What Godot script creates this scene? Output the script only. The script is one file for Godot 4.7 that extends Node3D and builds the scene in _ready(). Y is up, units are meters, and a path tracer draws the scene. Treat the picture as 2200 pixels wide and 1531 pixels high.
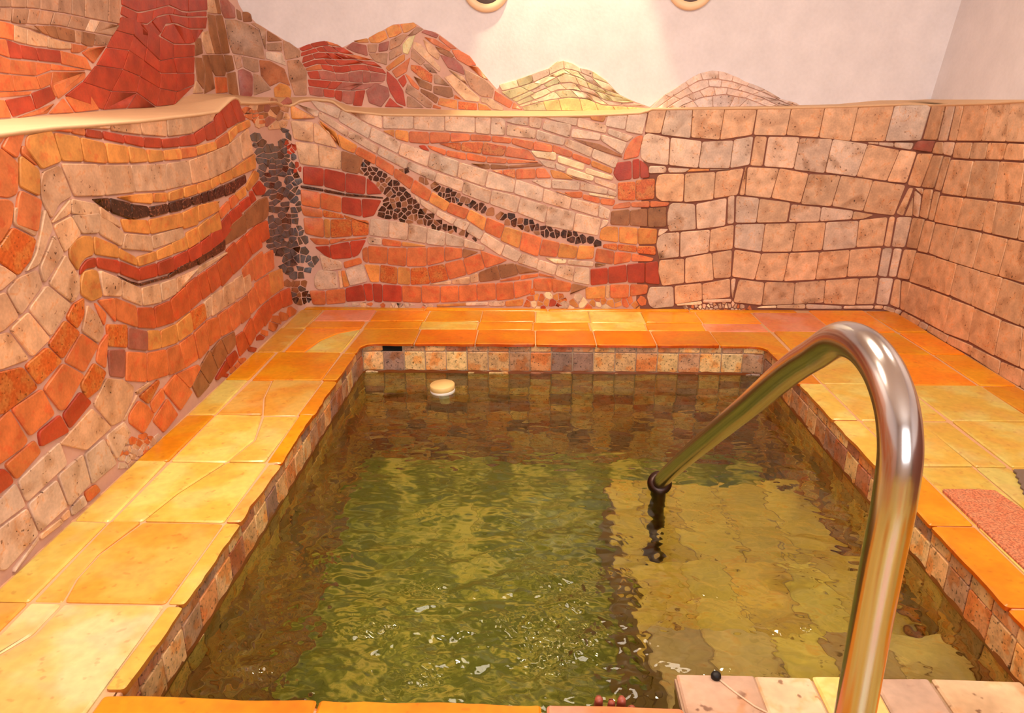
extends Node3D
# A tiled indoor soaking pool below mosaic walls. Units are metres, y is up, the coping is at y = 0.

const EYE := Vector3(0, 1.15, 0)
const WATER_LEVEL := -0.155
const CEILING_HEIGHT := 2.75

const WARM := Color(1.0, 0.94, 0.86)
const DAY := 5.5
const LAMPS := [   # place, radius, then energy of a soft lamp; or 0, aim, half angle, softness, energy of a spot
	[Vector3(0.15, 2.748, -2.3), 0.45, 3.6],
	[Vector3(-0.95, 2.748, -1.5), 0.16, 4.0],
	[Vector3(0.2, 2.748, -4.10), 0.06, 0.0, Vector3(0.2, 1.05, -4.36), 22.5, 0.35, 5.0, Color(1.0, 0.95, 0.74)],
	[Vector3(-1.45, 2.748, -1.85), 0.06, 0.0, Vector3(-1.47, 1.05, -1.95), 26.0, 0.6, 4.0],
	[Vector3(1.55, 2.748, -2.2), 0.16, 2.9],
]

var rng := RandomNumberGenerator.new()
var low_path := []      # plan of the lower stone wall: [arc length, point, inward normal]
var up_path := []       # plan of the upper wall, set back behind the ledge
var pool_path := []
var M := {}             # materials
var TINT := {}          # base colour of each kind of stone (linear)
var OF_KIND := {}       # kind of stone -> material
var wave := FastNoiseLite.new()

func _ready() -> void:
	rng.seed = 11
	make_camera_and_light()
	make_paths()
	make_materials()
	build_walls()
	build_upper_walls()
	build_room()
	build_floor()
	build_pool()
	build_steps()
	build_water()
	build_handrail()
	build_small_things()

# ------------------------------------------------------------------ camera, environment, lamps
func make_camera_and_light() -> void:
	var cam := Camera3D.new()
	cam.name = "camera"
	cam.position = EYE
	cam.rotation_degrees = Vector3(-18.7, 1.41, 0)
	cam.keep_aspect = Camera3D.KEEP_HEIGHT
	cam.fov = rad_to_deg(2.0 * atan(765.5 / 1655.0))
	cam.near = 0.02
	add_child(cam)
	var env := Environment.new()
	env.background_mode = Environment.BG_COLOR
	env.background_color = Color(0.02, 0.02, 0.02)
	env.tonemap_mode = Environment.TONE_MAPPER_LINEAR
	env.tonemap_exposure = 0.80
	env.sdfgi_enabled = true
	env.ssao_enabled = true
	env.ssil_enabled = true
	var we := WorldEnvironment.new()
	we.name = "environment"
	we.environment = env
	add_child(we)

func panel_light(at: Vector3, towards: Vector3, size: Vector2, energy: float, colour: Color, called: String) -> void:
	var l := AreaLight3D.new()
	l.name = called
	l.area_size = size
	l.light_energy = energy
	l.light_color = colour
	l.area_range = 12.0
	l.area_attenuation = 2.0
	l.shadow_enabled = true
	add_child(l)
	l.look_at_from_position(at, at + towards, Vector3.FORWARD if absf(towards.y) > 0.9 else Vector3.UP)

func spot(at: Vector3, aim: Vector3, half_angle: float, soft: float, energy: float, colour: Color, called: String) -> void:
	var l := SpotLight3D.new()
	l.name = called
	l.spot_angle = half_angle
	l.spot_angle_attenuation = soft
	l.spot_range = 12.0
	l.spot_attenuation = 2.0
	l.light_energy = energy
	l.light_color = colour
	l.light_size = 0.03
	l.shadow_enabled = true
	add_child(l)
	l.look_at_from_position(at, aim, Vector3.FORWARD)

# ------------------------------------------------------------------ paths
func rounded(points: Array, r: float, closed := false) -> Array:
	var pts: Array = []
	var n := points.size()
	if not closed:
		pts.append(points[0])
	for i in range(0 if closed else 1, n if closed else n - 1):
		var a: Vector2 = points[(i - 1 + n) % n]
		var b: Vector2 = points[i]
		var c: Vector2 = points[(i + 1) % n]
		var d := (b - a).normalized()
		var e := (c - b).normalized()
		var inw := Vector2(-d.y, d.x)
		var centre := b - d * r + inw * r
		if d.cross(e) < 0.0:
			centre = b - d * r - inw * r
		for k in 9:
			var t := k / 8.0 * PI / 2
			pts.append(centre - (inw * cos(t) - d * sin(t)) * r)
	pts.append(pts[0] if closed else points[n - 1])
	var out := []
	var s := 0.0
	for i in pts.size():
		if i > 0:
			s += (pts[i] as Vector2).distance_to(pts[i - 1])
		var back: Vector2 = pts[maxi(i - 1, 0)]
		var front: Vector2 = pts[mini(i + 1, pts.size() - 1)]
		if closed and (i == 0 or i == pts.size() - 1):
			back = pts[pts.size() - 2]
			front = pts[1]
		var dd := (front - back).normalized()
		if not closed and i == 0: dd = ((pts[1] as Vector2) - pts[0]).normalized()
		out.append([s, pts[i], Vector2(-dd.y, dd.x)])
	return out

func make_paths() -> void:
	low_path = rounded([Vector2(-1.312, 1.2), Vector2(-1.312, -4.27), Vector2(2.055, -4.27), Vector2(2.055, 1.2)], 0.10)
	up_path = rounded([Vector2(-1.62, 1.2), Vector2(-1.62, -4.37), Vector2(2.10, -4.37), Vector2(2.10, 1.2)], 0.08)
	pool_path = rounded([Vector2(-0.84, -1.215), Vector2(-0.84, -3.605), Vector2(1.155, -3.605), Vector2(1.155, -1.215)], 0.04, true)

func on_path(path: Array, s: float, v: float, h: float) -> Vector3:
	var lo := 0
	var hi := path.size() - 2
	while lo < hi:
		var mid := (lo + hi + 1) / 2
		if path[mid][0] <= s: lo = mid
		else: hi = mid - 1
	var a: Array = path[lo]
	var b: Array = path[lo + 1]
	var t: float = (s - a[0]) / maxf(b[0] - a[0], 1e-6)
	var p: Vector2 = (a[1] as Vector2).lerp(b[1], t)
	var seg: Vector2 = ((b[1] as Vector2) - a[1]).normalized()
	var flat := Vector2(-seg.y, seg.x)
	var n: Vector2 = flat
	if (b[0] - a[0]) < 0.1:
		n = (a[2] as Vector2).lerp(b[2], clampf(t, 0, 1)).normalized()
	p += n * h
	return Vector3(p.x, v, p.y)

func at_low(p: Vector2, h: float) -> Vector3: return on_path(low_path, p.x, p.y, h)
func at_up(p: Vector2, h: float) -> Vector3: return on_path(up_path, p.x, p.y, h)
func at_pool(p: Vector2, h: float) -> Vector3: return on_path(pool_path, p.x, p.y, h)
func at_floor(p: Vector2, h: float) -> Vector3: return Vector3(p.x, h, -p.y)

func along(list: Array, s: float) -> float:
	if s <= list[0][0]: return list[0][1]
	for i in range(1, list.size()):
		if s <= list[i][0]:
			var t: float = (s - list[i - 1][0]) / maxf(list[i][0] - list[i - 1][0], 1e-6)
			return lerpf(list[i - 1][1], list[i][1], t)
	return list[-1][1]

# ------------------------------------------------------------------ nodes
func tag(o: Node3D, label: String, category: String, kind := "", group := "") -> Node3D:
	o.set_meta("label", label)
	o.set_meta("category", category)
	if kind: o.set_meta("kind", kind)
	if group: o.set_meta("group", group)
	return o

func put(st: SurfaceTool, called: String, material: Material, parent: Node = self) -> MeshInstance3D:
	var o := MeshInstance3D.new()
	o.name = called
	o.mesh = st.commit()
	o.material_override = null
	o.mesh.surface_set_material(0, material)
	parent.add_child(o, true)
	return o

func node(called: String, at := Vector3.ZERO, parent: Node = self) -> Node3D:
	var o := Node3D.new()
	o.name = called
	o.position = at
	parent.add_child(o, true)
	return o

func tool_() -> SurfaceTool:
	var st := SurfaceTool.new()
	st.begin(Mesh.PRIMITIVE_TRIANGLES)
	return st

func tri(st: SurfaceTool, a: Vector3, b: Vector3, c: Vector3) -> void:   # counter-clockwise seen from outside
	st.add_vertex(a)
	st.add_vertex(c)
	st.add_vertex(b)

func quad(st: SurfaceTool, a: Vector3, b: Vector3, c: Vector3, d: Vector3) -> void:
	tri(st, a, b, c)
	tri(st, a, c, d)

func box(st: SurfaceTool, lo: Vector3, hi: Vector3) -> void:
	st.set_smooth_group(-1)
	var p := []
	for i in 8: p.append(Vector3(hi.x if i & 1 else lo.x, hi.y if i & 2 else lo.y, hi.z if i & 4 else lo.z))
	for f in [[4, 5, 7, 6], [1, 0, 2, 3], [0, 4, 6, 2], [5, 1, 3, 7], [6, 7, 3, 2], [0, 1, 5, 4]]:
		quad(st, p[f[0]], p[f[1]], p[f[2]], p[f[3]])

func done(st: SurfaceTool) -> SurfaceTool:
	st.generate_normals()
	return st

func lathe(st: SurfaceTool, profile: Array, frame: Transform3D, sides := 32) -> void:   # profile: [radius, height] from bottom outside to top
	st.set_smooth_group(0)
	for i in profile.size() - 1:
		if profile[i].size() > 2: st.set_smooth_group(profile[i][2])
		for k in sides:
			var a := TAU * k / sides
			var b := TAU * (k + 1) / sides
			var q := []
			for c in [[i, a], [i, b], [i + 1, b], [i + 1, a]]:
				q.append(frame * Vector3(profile[c[0]][0] * cos(c[1]), profile[c[0]][1], -profile[c[0]][0] * sin(c[1])))
			if profile[i][0] > 1e-6: tri(st, q[0], q[1], q[2])
			if profile[i + 1][0] > 1e-6: tri(st, q[0], q[2], q[3])

func tube(st: SurfaceTool, line: Array, radius, sides := 24) -> void:   # line of points, radius a number or one for each point
	st.set_smooth_group(0)
	var rings := []
	var side := Vector3.ZERO
	for i in line.size():
		var d: Vector3 = ((line[mini(i + 1, line.size() - 1)] as Vector3) - line[maxi(i - 1, 0)]).normalized()
		if side == Vector3.ZERO: side = d.cross(Vector3.RIGHT if absf(d.x) < 0.9 else Vector3.UP).normalized()
		side = (side - d * side.dot(d)).normalized()
		var other := d.cross(side)
		var r: float = radius[i] if radius is Array else radius
		var ring := []
		for k in sides: ring.append((line[i] as Vector3) + (side * cos(TAU * k / sides) + other * sin(TAU * k / sides)) * r)
		rings.append(ring)
	for i in rings.size() - 1:
		for k in sides:
			var n := (k + 1) % sides
			quad(st, rings[i][k], rings[i][n], rings[i + 1][n], rings[i + 1][k])
	for e in [0, rings.size() - 1]:
		for k in sides:
			var n := (k + 1) % sides
			if e == 0: tri(st, line[0], rings[0][n], rings[0][k])
			else: tri(st, line[-1], rings[-1][k], rings[-1][n])

# ------------------------------------------------------------------ one stone
func inward(poly: PackedVector2Array, d: float) -> PackedVector2Array:
	var out := PackedVector2Array()
	var n := poly.size()
	for i in n:
		var a := (poly[i] - poly[(i - 1 + n) % n]).normalized()
		var b := (poly[(i + 1) % n] - poly[i]).normalized()
		var na := Vector2(-a.y, a.x)
		var nb := Vector2(-b.y, b.x)
		var m := na + nb
		var l := m.length()
		if l < 0.2: m = na
		else: m = m / l * minf(1.0 / maxf(l * 0.5, 0.45), 1.9)
		out.append(poly[i] + m * d)
	return out

func signed_area(p: PackedVector2Array) -> float:
	var s := 0.0
	for i in p.size(): s += p[i].cross(p[(i + 1) % p.size()])
	return s * 0.5

func clean(p: PackedVector2Array) -> PackedVector2Array:
	var out := PackedVector2Array()
	for q in p:
		if out.is_empty() or out[-1].distance_to(q) > 0.0012: out.append(q)
	while out.size() > 3 and out[0].distance_to(out[-1]) < 0.0012: out.remove_at(out.size() - 1)
	if signed_area(out) < 0: out.reverse()
	return out

func outline(p: PackedVector2Array, gap: float, r: float) -> PackedVector2Array:   # inset for the joint, corners rounded
	var c := clean(p)
	if c.size() < 3: return PackedVector2Array()
	var length := 0.0
	for i in c.size(): length += c[i].distance_to(c[(i + 1) % c.size()])
	var width := 2.0 * signed_area(c) / maxf(length, 1e-6)
	var q := inward(c, minf(gap, width * 0.3))
	if signed_area(q) <= 0.0: q = c
	var out := PackedVector2Array()
	var n := q.size()
	for i in n:
		var a := q[(i - 1 + n) % n]
		var b := q[i]
		var e := q[(i + 1) % n]
		var turn := (b - a).normalized().cross((e - b).normalized())
		var cut := minf(r, minf(a.distance_to(b), b.distance_to(e)) * 0.36)
		if absf(turn) < 0.25 or cut < 0.0012:
			out.append(b)
			continue
		var p0 := b + (a - b).normalized() * cut
		var p1 := b + (e - b).normalized() * cut
		out.append(p0)
		out.append(p0.lerp(p1, 0.5).lerp(b, 0.42))
		out.append(p1)
	return out

func stone(st: SurfaceTool, p: PackedVector2Array, where: Callable, h0: float, h1: float, bevel: float, gap: float, r: float, tint: Color, texel: float, body := Color(1, 1, 1)) -> bool:
	var o := outline(p, gap, r)
	if o.size() < 3: return false
	var length := 0.0
	for i in o.size(): length += o[i].distance_to(o[(i + 1) % o.size()])
	var width := 2.0 * absf(signed_area(o)) / maxf(length, 1e-6)
	var bv := minf(bevel, width * 0.45)
	var top := inward(o, bv)
	if signed_area(top) <= 0.0: top = o
	var off := Vector2(rng.randf(), rng.randf())
	var spin := rng.randf() * TAU
	var tilt := Vector2(rng.randf_range(-1, 1), rng.randf_range(-1, 1)) * minf(bevel, 0.004) * 0.9
	var mid := Vector2.ZERO
	for q in o: mid += q / o.size()
	var size := sqrt(absf(signed_area(o))) + 1e-5
	var n := o.size()
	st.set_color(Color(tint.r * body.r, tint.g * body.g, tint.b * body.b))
	var lift := func(q: Vector2) -> float: return (q - mid).dot(tilt) / size
	var add := func(q: Vector2, h: float) -> void:
		st.set_uv((q * texel).rotated(spin) + off)
		st.add_vertex(where.call(q, h))
	st.set_smooth_group(1)
	for i in n:
		var a := o[i]
		var b := o[(i + 1) % n]
		var ha: float = h1 - bv * 0.8 + lift.call(a)
		var hb: float = h1 - bv * 0.8 + lift.call(b)
		add.call(a, h0); add.call(b, hb); add.call(b, h0)
		add.call(a, h0); add.call(a, ha); add.call(b, hb)
	st.set_smooth_group(0)
	st.set_color(tint)
	for i in n:
		var j := (i + 1) % n
		var ha: float = h1 - bv * 0.8 + lift.call(o[i])
		var hb: float = h1 - bv * 0.8 + lift.call(o[j])
		var ta: float = h1 + lift.call(top[i])
		var tb: float = h1 + lift.call(top[j])
		add.call(o[i], ha); add.call(top[j], tb); add.call(o[j], hb)
		add.call(o[i], ha); add.call(top[i], ta); add.call(top[j], tb)
	st.set_smooth_group(2)
	var idx := Geometry2D.triangulate_polygon(top)
	if idx.is_empty():
		for i in range(1, n - 1):
			for q in [top[0], top[i + 1], top[i]]: add.call(q, h1 + lift.call(q))
	else:
		for i in range(0, idx.size(), 3):
			var a := top[idx[i]]
			var b := top[idx[i + 1]]
			var c := top[idx[i + 2]]
			if (b - a).cross(c - a) > 0:
				var t := b
				b = c
				c = t
			for q in [a, b, c]: add.call(q, h1 + lift.call(q))
	return true

func tinted(kind: String, spread := 0.12) -> Color:
	var c: Color = TINT[kind]
	var k := 1.0 + rng.randf_range(-spread, spread)
	var w := rng.randf_range(-0.05, 0.05)
	return Color(clampf(c.r * k * (1 + w), 0, 1), clampf(c.g * k, 0, 1), clampf(c.b * k * (1 - w), 0, 1))

func points(list: Array) -> PackedVector2Array:
	var p := PackedVector2Array()
	for i in range(0, list.size(), 2): p.append(Vector2(list[i], list[i + 1]) * 0.001)
	return p

# stones of a list as parts of their walls; past 300 on one wall the smallest are joined
func lay(list: Array, where: Callable, owner_of: Callable, called: String, h1: float, gap: float, r: float, bevel: float, joined_name: String) -> void:
	var per := {}
	for i in range(0, list.size(), 2):
		var p := points(list[i + 1])
		var mid := Vector2.ZERO
		for q in p: mid += q / p.size()
		var parent: Node = owner_of.call(mid)
		if not per.has(parent): per[parent] = []
		per[parent].append([absf(signed_area(p)), list[i], p])
	for parent in per:
		var all: Array = per[parent]
		all.sort_custom(func(a, b): return a[0] > b[0])
		var rest := {}
		for k in all.size():
			var kind: String = all[k][1]
			var made_of: String = OF_KIND[kind]
			if made_of == "travertine" and rng.randf() < 0.32: made_of = "travertine_worn"
			var st: SurfaceTool
			if k < 298: st = tool_()
			else:
				if not rest.has(made_of): rest[made_of] = tool_()
				st = rest[made_of]
			var h := h1 * rng.randf_range(0.8, 1.15)
			var ok := stone(st, all[k][2], where, -0.004, h, bevel, gap, r, tinted(kind, 0.4 if kind == "d" else 0.13), 3.0)
			if ok and k < 298: put(done(st), called, M[made_of], parent)
		for m in rest:
			put(done(rest[m]), joined_name, M[m], parent).set_meta("kind", "stuff")

# ------------------------------------------------------------------ materials
func noise(seed_: int, freq: float, type := FastNoiseLite.TYPE_SIMPLEX_SMOOTH, octaves := 4) -> FastNoiseLite:
	var n := FastNoiseLite.new()
	n.seed = seed_
	n.noise_type = type
	n.frequency = freq
	n.fractal_octaves = octaves
	return n

func grey(n: FastNoiseLite, size: int) -> PackedByteArray:
	var im := n.get_seamless_image(size, size)
	im.convert(Image.FORMAT_L8)
	return im.get_data()

func texture(size: int, paint: Callable) -> ImageTexture:
	var data := PackedByteArray()
	data.resize(size * size * 3)
	for i in size * size:
		var c: Color = paint.call(i)
		data[i * 3] = int(clampf(c.r, 0, 1) * 255)
		data[i * 3 + 1] = int(clampf(c.g, 0, 1) * 255)
		data[i * 3 + 2] = int(clampf(c.b, 0, 1) * 255)
	return ImageTexture.create_from_image(Image.create_from_data(size, size, false, Image.FORMAT_RGB8, data))

func material(called: String, tex: Texture2D, rough: float, bump: Texture2D = null, relief := 0.0, spec := 0.5) -> StandardMaterial3D:
	var m := StandardMaterial3D.new()
	m.resource_name = called
	m.albedo_texture = tex
	m.vertex_color_use_as_albedo = true
	m.roughness = rough
	m.metallic_specular = spec
	if bump:
		m.heightmap_enabled = true
		m.heightmap_texture = bump
		m.heightmap_scale = relief
	M[called] = m
	return m

func plain(called: String, colour: Color, rough: float, metal := 0.0) -> StandardMaterial3D:
	var m := StandardMaterial3D.new()
	m.resource_name = called
	m.albedo_color = colour
	m.roughness = rough
	m.metallic = metal
	M[called] = m
	return m

func lin(r: int, g: int, b: int) -> Color:
	return Color(r / 255.0, g / 255.0, b / 255.0).srgb_to_linear()

func make_materials() -> void:
	var S := 384
	var soft := grey(noise(1, 0.008), S)
	var soft2 := grey(noise(2, 0.014), S)
	var fine := grey(noise(3, 0.07), S)
	var cloud := grey(noise(7, 0.006, FastNoiseLite.TYPE_SIMPLEX_SMOOTH, 2), S)
	var pits := grey(noise(4, 0.05, FastNoiseLite.TYPE_SIMPLEX_SMOOTH, 3), S)
	var vein := noise(5, 0.012, FastNoiseLite.TYPE_SIMPLEX, 4)
	vein.fractal_type = FastNoiseLite.FRACTAL_RIDGED
	var veins := grey(vein, S)
	var cells := noise(6, 0.035, FastNoiseLite.TYPE_CELLULAR, 2)
	cells.cellular_return_type = FastNoiseLite.RETURN_DISTANCE2_SUB
	var net := grey(cells, S)
	var g := func(a: PackedByteArray, i: int) -> float: return a[i] / 255.0
	var stone_texture := func(depth: float, pit: float) -> ImageTexture:
		return texture(S, func(i: int) -> Color:
			var k: float = 0.84 + 0.18 * g.call(soft, i) + 0.10 * (g.call(fine, i) - 0.5)
			var stain: float = smoothstep(0.45, 0.80, g.call(cloud, i) * 0.72 + g.call(soft2, i) * 0.28)
			k *= 1.0 - 0.7 * depth * stain
			var p: float = smoothstep(0.74, 0.84, g.call(pits, i)) * smoothstep(0.50, 0.70, g.call(cloud, i))
			var rust: float = smoothstep(0.55, 0.85, g.call(veins, i)) * smoothstep(0.45, 0.65, g.call(soft, i)) * 0.35 + 1.2 * depth * stain
			k *= 1.0 - pit * p
			return Color(k, k * (1.0 - 0.25 * rust - 0.1 * p), k * (1.0 - 0.5 * rust - 0.15 * p)))
	var trav: ImageTexture = stone_texture.call(0.10, 0.35)
	var trav_worn: ImageTexture = stone_texture.call(0.20, 0.6)
	var grit := texture(S, func(i: int) -> Color:
		var k: float = 0.86 + 0.5 * (g.call(fine, i) - 0.5) + 0.3 * smoothstep(0.66, 0.8, g.call(pits, i))
		return Color(k, k * (0.9 + 0.2 * g.call(soft2, i)), k * (0.85 + 0.3 * g.call(soft2, i))))
	var relief := texture(S, func(i: int) -> Color:
		var p: float = smoothstep(0.72, 0.84, g.call(pits, i)) * smoothstep(0.50, 0.70, g.call(cloud, i))
		var k: float = 0.7 + 0.2 * (g.call(fine, i) - 0.5) + 0.2 * (g.call(soft2, i) - 0.5) - 0.55 * p
		return Color(k, k, k))
	var clay := texture(S, func(i: int) -> Color:
		var k: float = 0.82 + 0.20 * g.call(soft, i) + 0.10 * (g.call(fine, i) - 0.5)
		var d: float = smoothstep(0.55, 0.75, g.call(soft2, i)) * 0.12
		return Color(k, k * (1 - d), k * (1 - d)))
	var varied := texture(S, func(i: int) -> Color:
		var t: float = smoothstep(0.35, 0.65, g.call(soft2, i) * 0.7 + g.call(fine, i) * 0.3)
		var p: float = smoothstep(0.74, 0.84, g.call(pits, i))
		var k: float = (0.90 + 0.2 * (g.call(fine, i) - 0.5)) * (1 - 0.35 * p)
		return Color(k, k * lerpf(0.80, 1.0, t), k * lerpf(0.68, 0.98, t)))
	var emper := texture(S, func(i: int) -> Color:
		var v: float = smoothstep(0.16, 0.04, g.call(net, i))
		var k: float = lerpf(0.28 + 0.4 * g.call(soft2, i), 1.0, v * 0.8)
		return Color(k, k * 0.95, k * 0.9))
	var slate := texture(S, func(i: int) -> Color:
		var k: float = 0.96 + 0.3 * (g.call(soft2, i) - 0.5) + 0.2 * (g.call(fine, i) - 0.5)
		var d: float = smoothstep(0.5, 0.75, g.call(soft, i)) * 0.3
		var p: float = smoothstep(0.72, 0.8, g.call(pits, i)) * 0.4
		k *= 1 - p
		return Color(k, k * (1 - d * 0.5), k * (1 - d)))
	var streak := texture(S, func(i: int) -> Color:
		var t: float = smoothstep(0.3, 0.75, g.call(soft, i))
		var u: float = smoothstep(0.45, 0.7, g.call(soft2, i))
		var k: float = 0.94 + 0.1 * (g.call(fine, i) - 0.5)
		var sc: float = smoothstep(0.76, 0.84, g.call(pits, i)) * 0.12
		return Color(k * (1 - sc * 0.5), k * lerpf(0.90, 1.0, t) * (1 - sc) * lerpf(1.0, 0.96, u), k * lerpf(0.72, 1.0, t) * (1 - sc)))
	var rough_bump := texture(S, func(i: int) -> Color:
		var k: float = 0.5 + 0.7 * (g.call(fine, i) - 0.5) + 0.4 * (g.call(soft2, i) - 0.5)
		return Color(k, k, k))
	var wash := texture(S, func(i: int) -> Color:
		var k: float = 0.95 + 0.05 * g.call(soft, i) + 0.03 * (g.call(fine, i) - 0.5)
		return Color(k, k, k))
	material("travertine", trav, 0.5, relief, 0.08)
	material("travertine_worn", trav_worn, 0.5, relief, 0.16)
	material("clay", clay, 0.42, rough_bump, 0.05)
	material("varied", varied, 0.42, relief, 0.10)
	material("dark_marble", emper, 0.25)
	material("slate", slate, 0.35, rough_bump, 0.05)
	material("coping", streak, 0.30, rough_bump, 0.03)
	material("pool_tile", slate, 0.38, rough_bump, 0.06)
	material("gritty", grit, 0.7, rough_bump, 0.5)
	for k in [["mortar", lin(206, 160, 142), 0.9], ["plaster", lin(223, 213, 214), 0.85], ["ledge", lin(212, 168, 126), 0.6], ["floor_mortar", lin(210, 160, 116), 0.85], ["dark_mortar", lin(128, 78, 62), 0.9], ["pool_mortar", lin(190, 160, 132), 0.8], ["mottled_bottom", lin(244, 226, 134), 0.8]]:
		var m := material(k[0], wash, k[2], rough_bump, 0.06)
		m.vertex_color_use_as_albedo = false
		m.albedo_color = (k[1] as Color).linear_to_srgb()
		m.uv1_triplanar = true
		m.uv1_world_triplanar = true
		m.uv1_scale = Vector3(1.5, 1.5, 1.5)
	M["mottled_bottom"].albedo_texture = texture(S, func(i: int) -> Color:
		var t: float = smoothstep(0.3, 0.75, g.call(soft2, i) * 0.6 + g.call(cloud, i) * 0.4)  # patches painted in for murk and reflections seen on the water
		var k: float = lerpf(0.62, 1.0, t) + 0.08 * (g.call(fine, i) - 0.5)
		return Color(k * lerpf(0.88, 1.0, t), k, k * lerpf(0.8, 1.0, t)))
	M["mottled_bottom"].uv1_scale = Vector3(0.9, 0.9, 0.9)
	TINT = {"r": lin(182, 66, 38), "o": lin(216, 118, 66), "y": lin(222, 146, 74), "c": lin(222, 187, 162), "t": lin(222, 174, 136), "s": lin(255, 216, 134), "h": lin(184, 136, 106), "b": lin(160, 104, 66), "d": lin(140, 84, 62), "k": lin(96, 90, 94),
		"v": lin(214, 126, 62), "i": lin(186, 112, 70), "w": lin(248, 214, 172), "m": lin(172, 100, 84), "p": lin(232, 200, 184), "g": lin(208, 194, 146),
		"q": lin(222, 200, 108), "l": lin(212, 202, 146), "j": lin(222, 172, 84), "a": lin(224, 152, 24), "x": lin(220, 130, 10), "z": lin(216, 167, 131), "e": lin(240, 152, 30), "u": lin(200, 92, 48), "n": lin(232, 150, 116),
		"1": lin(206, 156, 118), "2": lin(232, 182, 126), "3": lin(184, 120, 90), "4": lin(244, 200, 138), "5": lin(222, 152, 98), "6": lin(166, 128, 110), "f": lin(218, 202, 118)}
	OF_KIND = {"r": "clay", "o": "clay", "y": "clay", "h": "travertine", "s": "travertine", "c": "travertine", "t": "travertine", "b": "travertine", "d": "dark_marble", "k": "slate", "v": "varied", "w": "travertine", "m": "clay", "p": "travertine", "g": "travertine",
		"q": "coping", "a": "coping", "e": "coping", "l": "coping", "x": "coping", "z": "travertine", "i": "travertine", "u": "clay", "j": "coping", "n": "coping", "1": "pool_tile", "2": "pool_tile", "3": "pool_tile", "4": "pool_tile", "5": "pool_tile", "6": "pool_tile", "f": "mottled_bottom"}
	var steel := plain("steel", Color(0.74, 0.72, 0.71), 0.19, 1.0)
	steel.metallic_specular = 0.6
	plain("dark_steel", Color(0.30, 0.24, 0.22), 0.35, 1.0)
	plain("cream_plastic", Color(0.95, 0.80, 0.52), 0.35)
	plain("white_plastic", Color(0.93, 0.90, 0.86), 0.35)
	plain("ring_plastic", Color(0.93, 0.78, 0.62), 0.5)
	plain("lens", Color(0.36, 0.29, 0.28), 0.3)
	plain("black_rubber", Color(0.03, 0.03, 0.03), 0.5)
	plain("void", Color(0.015, 0.012, 0.012), 0.9)
	plain("cord", Color(0.93, 0.83, 0.72), 0.6)
	plain("stain", Color(0.52, 0.27, 0.10), 0.35)
	plain("mat", Color(0.45, 0.37, 0.31), 0.85)
	plain("skin", Color(0.64, 0.32, 0.24), 0.45)
	plain("nail", Color(0.74, 0.44, 0.36), 0.3)
	plain("ceiling_paint", Color(0.93, 0.88, 0.84), 0.9)
	var glow := plain("lamp_glow", Color(1, 0.95, 0.88), 0.5)
	glow.emission_enabled = true
	glow.emission = Color(1.0, 0.9, 0.76)
	glow.emission_energy_multiplier = 4.0
	var sky := plain("window_glow", Color(0.9, 0.95, 1.0), 0.2)
	sky.emission_enabled = true
	sky.emission = Color(0.86, 0.93, 1.0)
	sky.emission_energy_multiplier = 7.0
	var water := StandardMaterial3D.new()
	water.resource_name = "water"
	water.albedo_color = Color(0.85, 0.885, 0.585, 0.0)
	water.roughness = 0.0
	water.refraction_enabled = true
	water.refraction_scale = 0.033
	water.transparency = BaseMaterial3D.TRANSPARENCY_ALPHA
	M["water"] = water

# ------------------------------------------------------------------ lower stone walls and their ledge
var wall_left: Node3D
var wall_back: Node3D
var wall_right: Node3D
const CORNER_LEFT := 5.4485
const CORNER_RIGHT := 8.7725

func low_owner(mid: Vector2) -> Node:
	return wall_left if mid.x < CORNER_LEFT else (wall_back if mid.x < CORNER_RIGHT else wall_right)

func millis(list: Array) -> Array:
	var out := []
	for p in list: out.append([p[0] * 0.001, p[1] * 0.001])
	return out

func wall_body(called: String, from: float, to: float, front: Array, back: Array, mortar: String, parent: Node = self) -> Node3D:
	# the wall's mortar face, with the ledge on top running back to the upper wall
	var steps := []
	var s := from
	while s < to - 0.02:
		steps.append(s)
		s += 0.03
	steps.append(to)
	var map_low := [[0.0, 0.0], [5.37, 5.37], [5.527, 5.47 + 0.408 - 0.0686], [8.694, 5.47 + 3.575 - 0.0686], [8.851, 9.14], [14.3, 14.6]]
	var st := tool_()
	var lg := tool_()
	for i in steps.size() - 1:
		var a: float = steps[i]
		var b: float = steps[i + 1]
		var fa := along(front, a)
		var fb := along(front, b)
		st.set_smooth_group(0)
		quad(st, at_low(Vector2(a, -0.05), 0), at_low(Vector2(b, -0.05), 0), at_low(Vector2(b, fb - 0.006), 0), at_low(Vector2(a, fa - 0.006), 0))
		var ua := along(map_low, a)
		var ub := along(map_low, b)
		var ba := along(back, ua)
		var bb := along(back, ub)
		lg.set_smooth_group(0)
		# lip, rounded edge, top
		var rows_a := [at_low(Vector2(a, fa - 0.016), 0.0), at_low(Vector2(a, fa - 0.010), 0.010), at_low(Vector2(a, fa - 0.003), 0.011), at_low(Vector2(a, fa), 0.006), at_low(Vector2(a, fa + 0.001), -0.01), at_up(Vector2(ua, ba), 0.012), at_up(Vector2(ua, ba + 0.004), -0.03)]
		var rows_b := [at_low(Vector2(b, fb - 0.016), 0.0), at_low(Vector2(b, fb - 0.010), 0.010), at_low(Vector2(b, fb - 0.003), 0.011), at_low(Vector2(b, fb), 0.006), at_low(Vector2(b, fb + 0.001), -0.01), at_up(Vector2(ub, bb), 0.012), at_up(Vector2(ub, bb + 0.004), -0.03)]
		for k in rows_a.size() - 1:
			quad(lg, rows_a[k], rows_b[k], rows_b[k + 1], rows_a[k + 1])
	var w := put(done(st), called, M[mortar], parent)
	put(done(lg), "ledge", M["ledge"], w)
	return w

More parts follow.
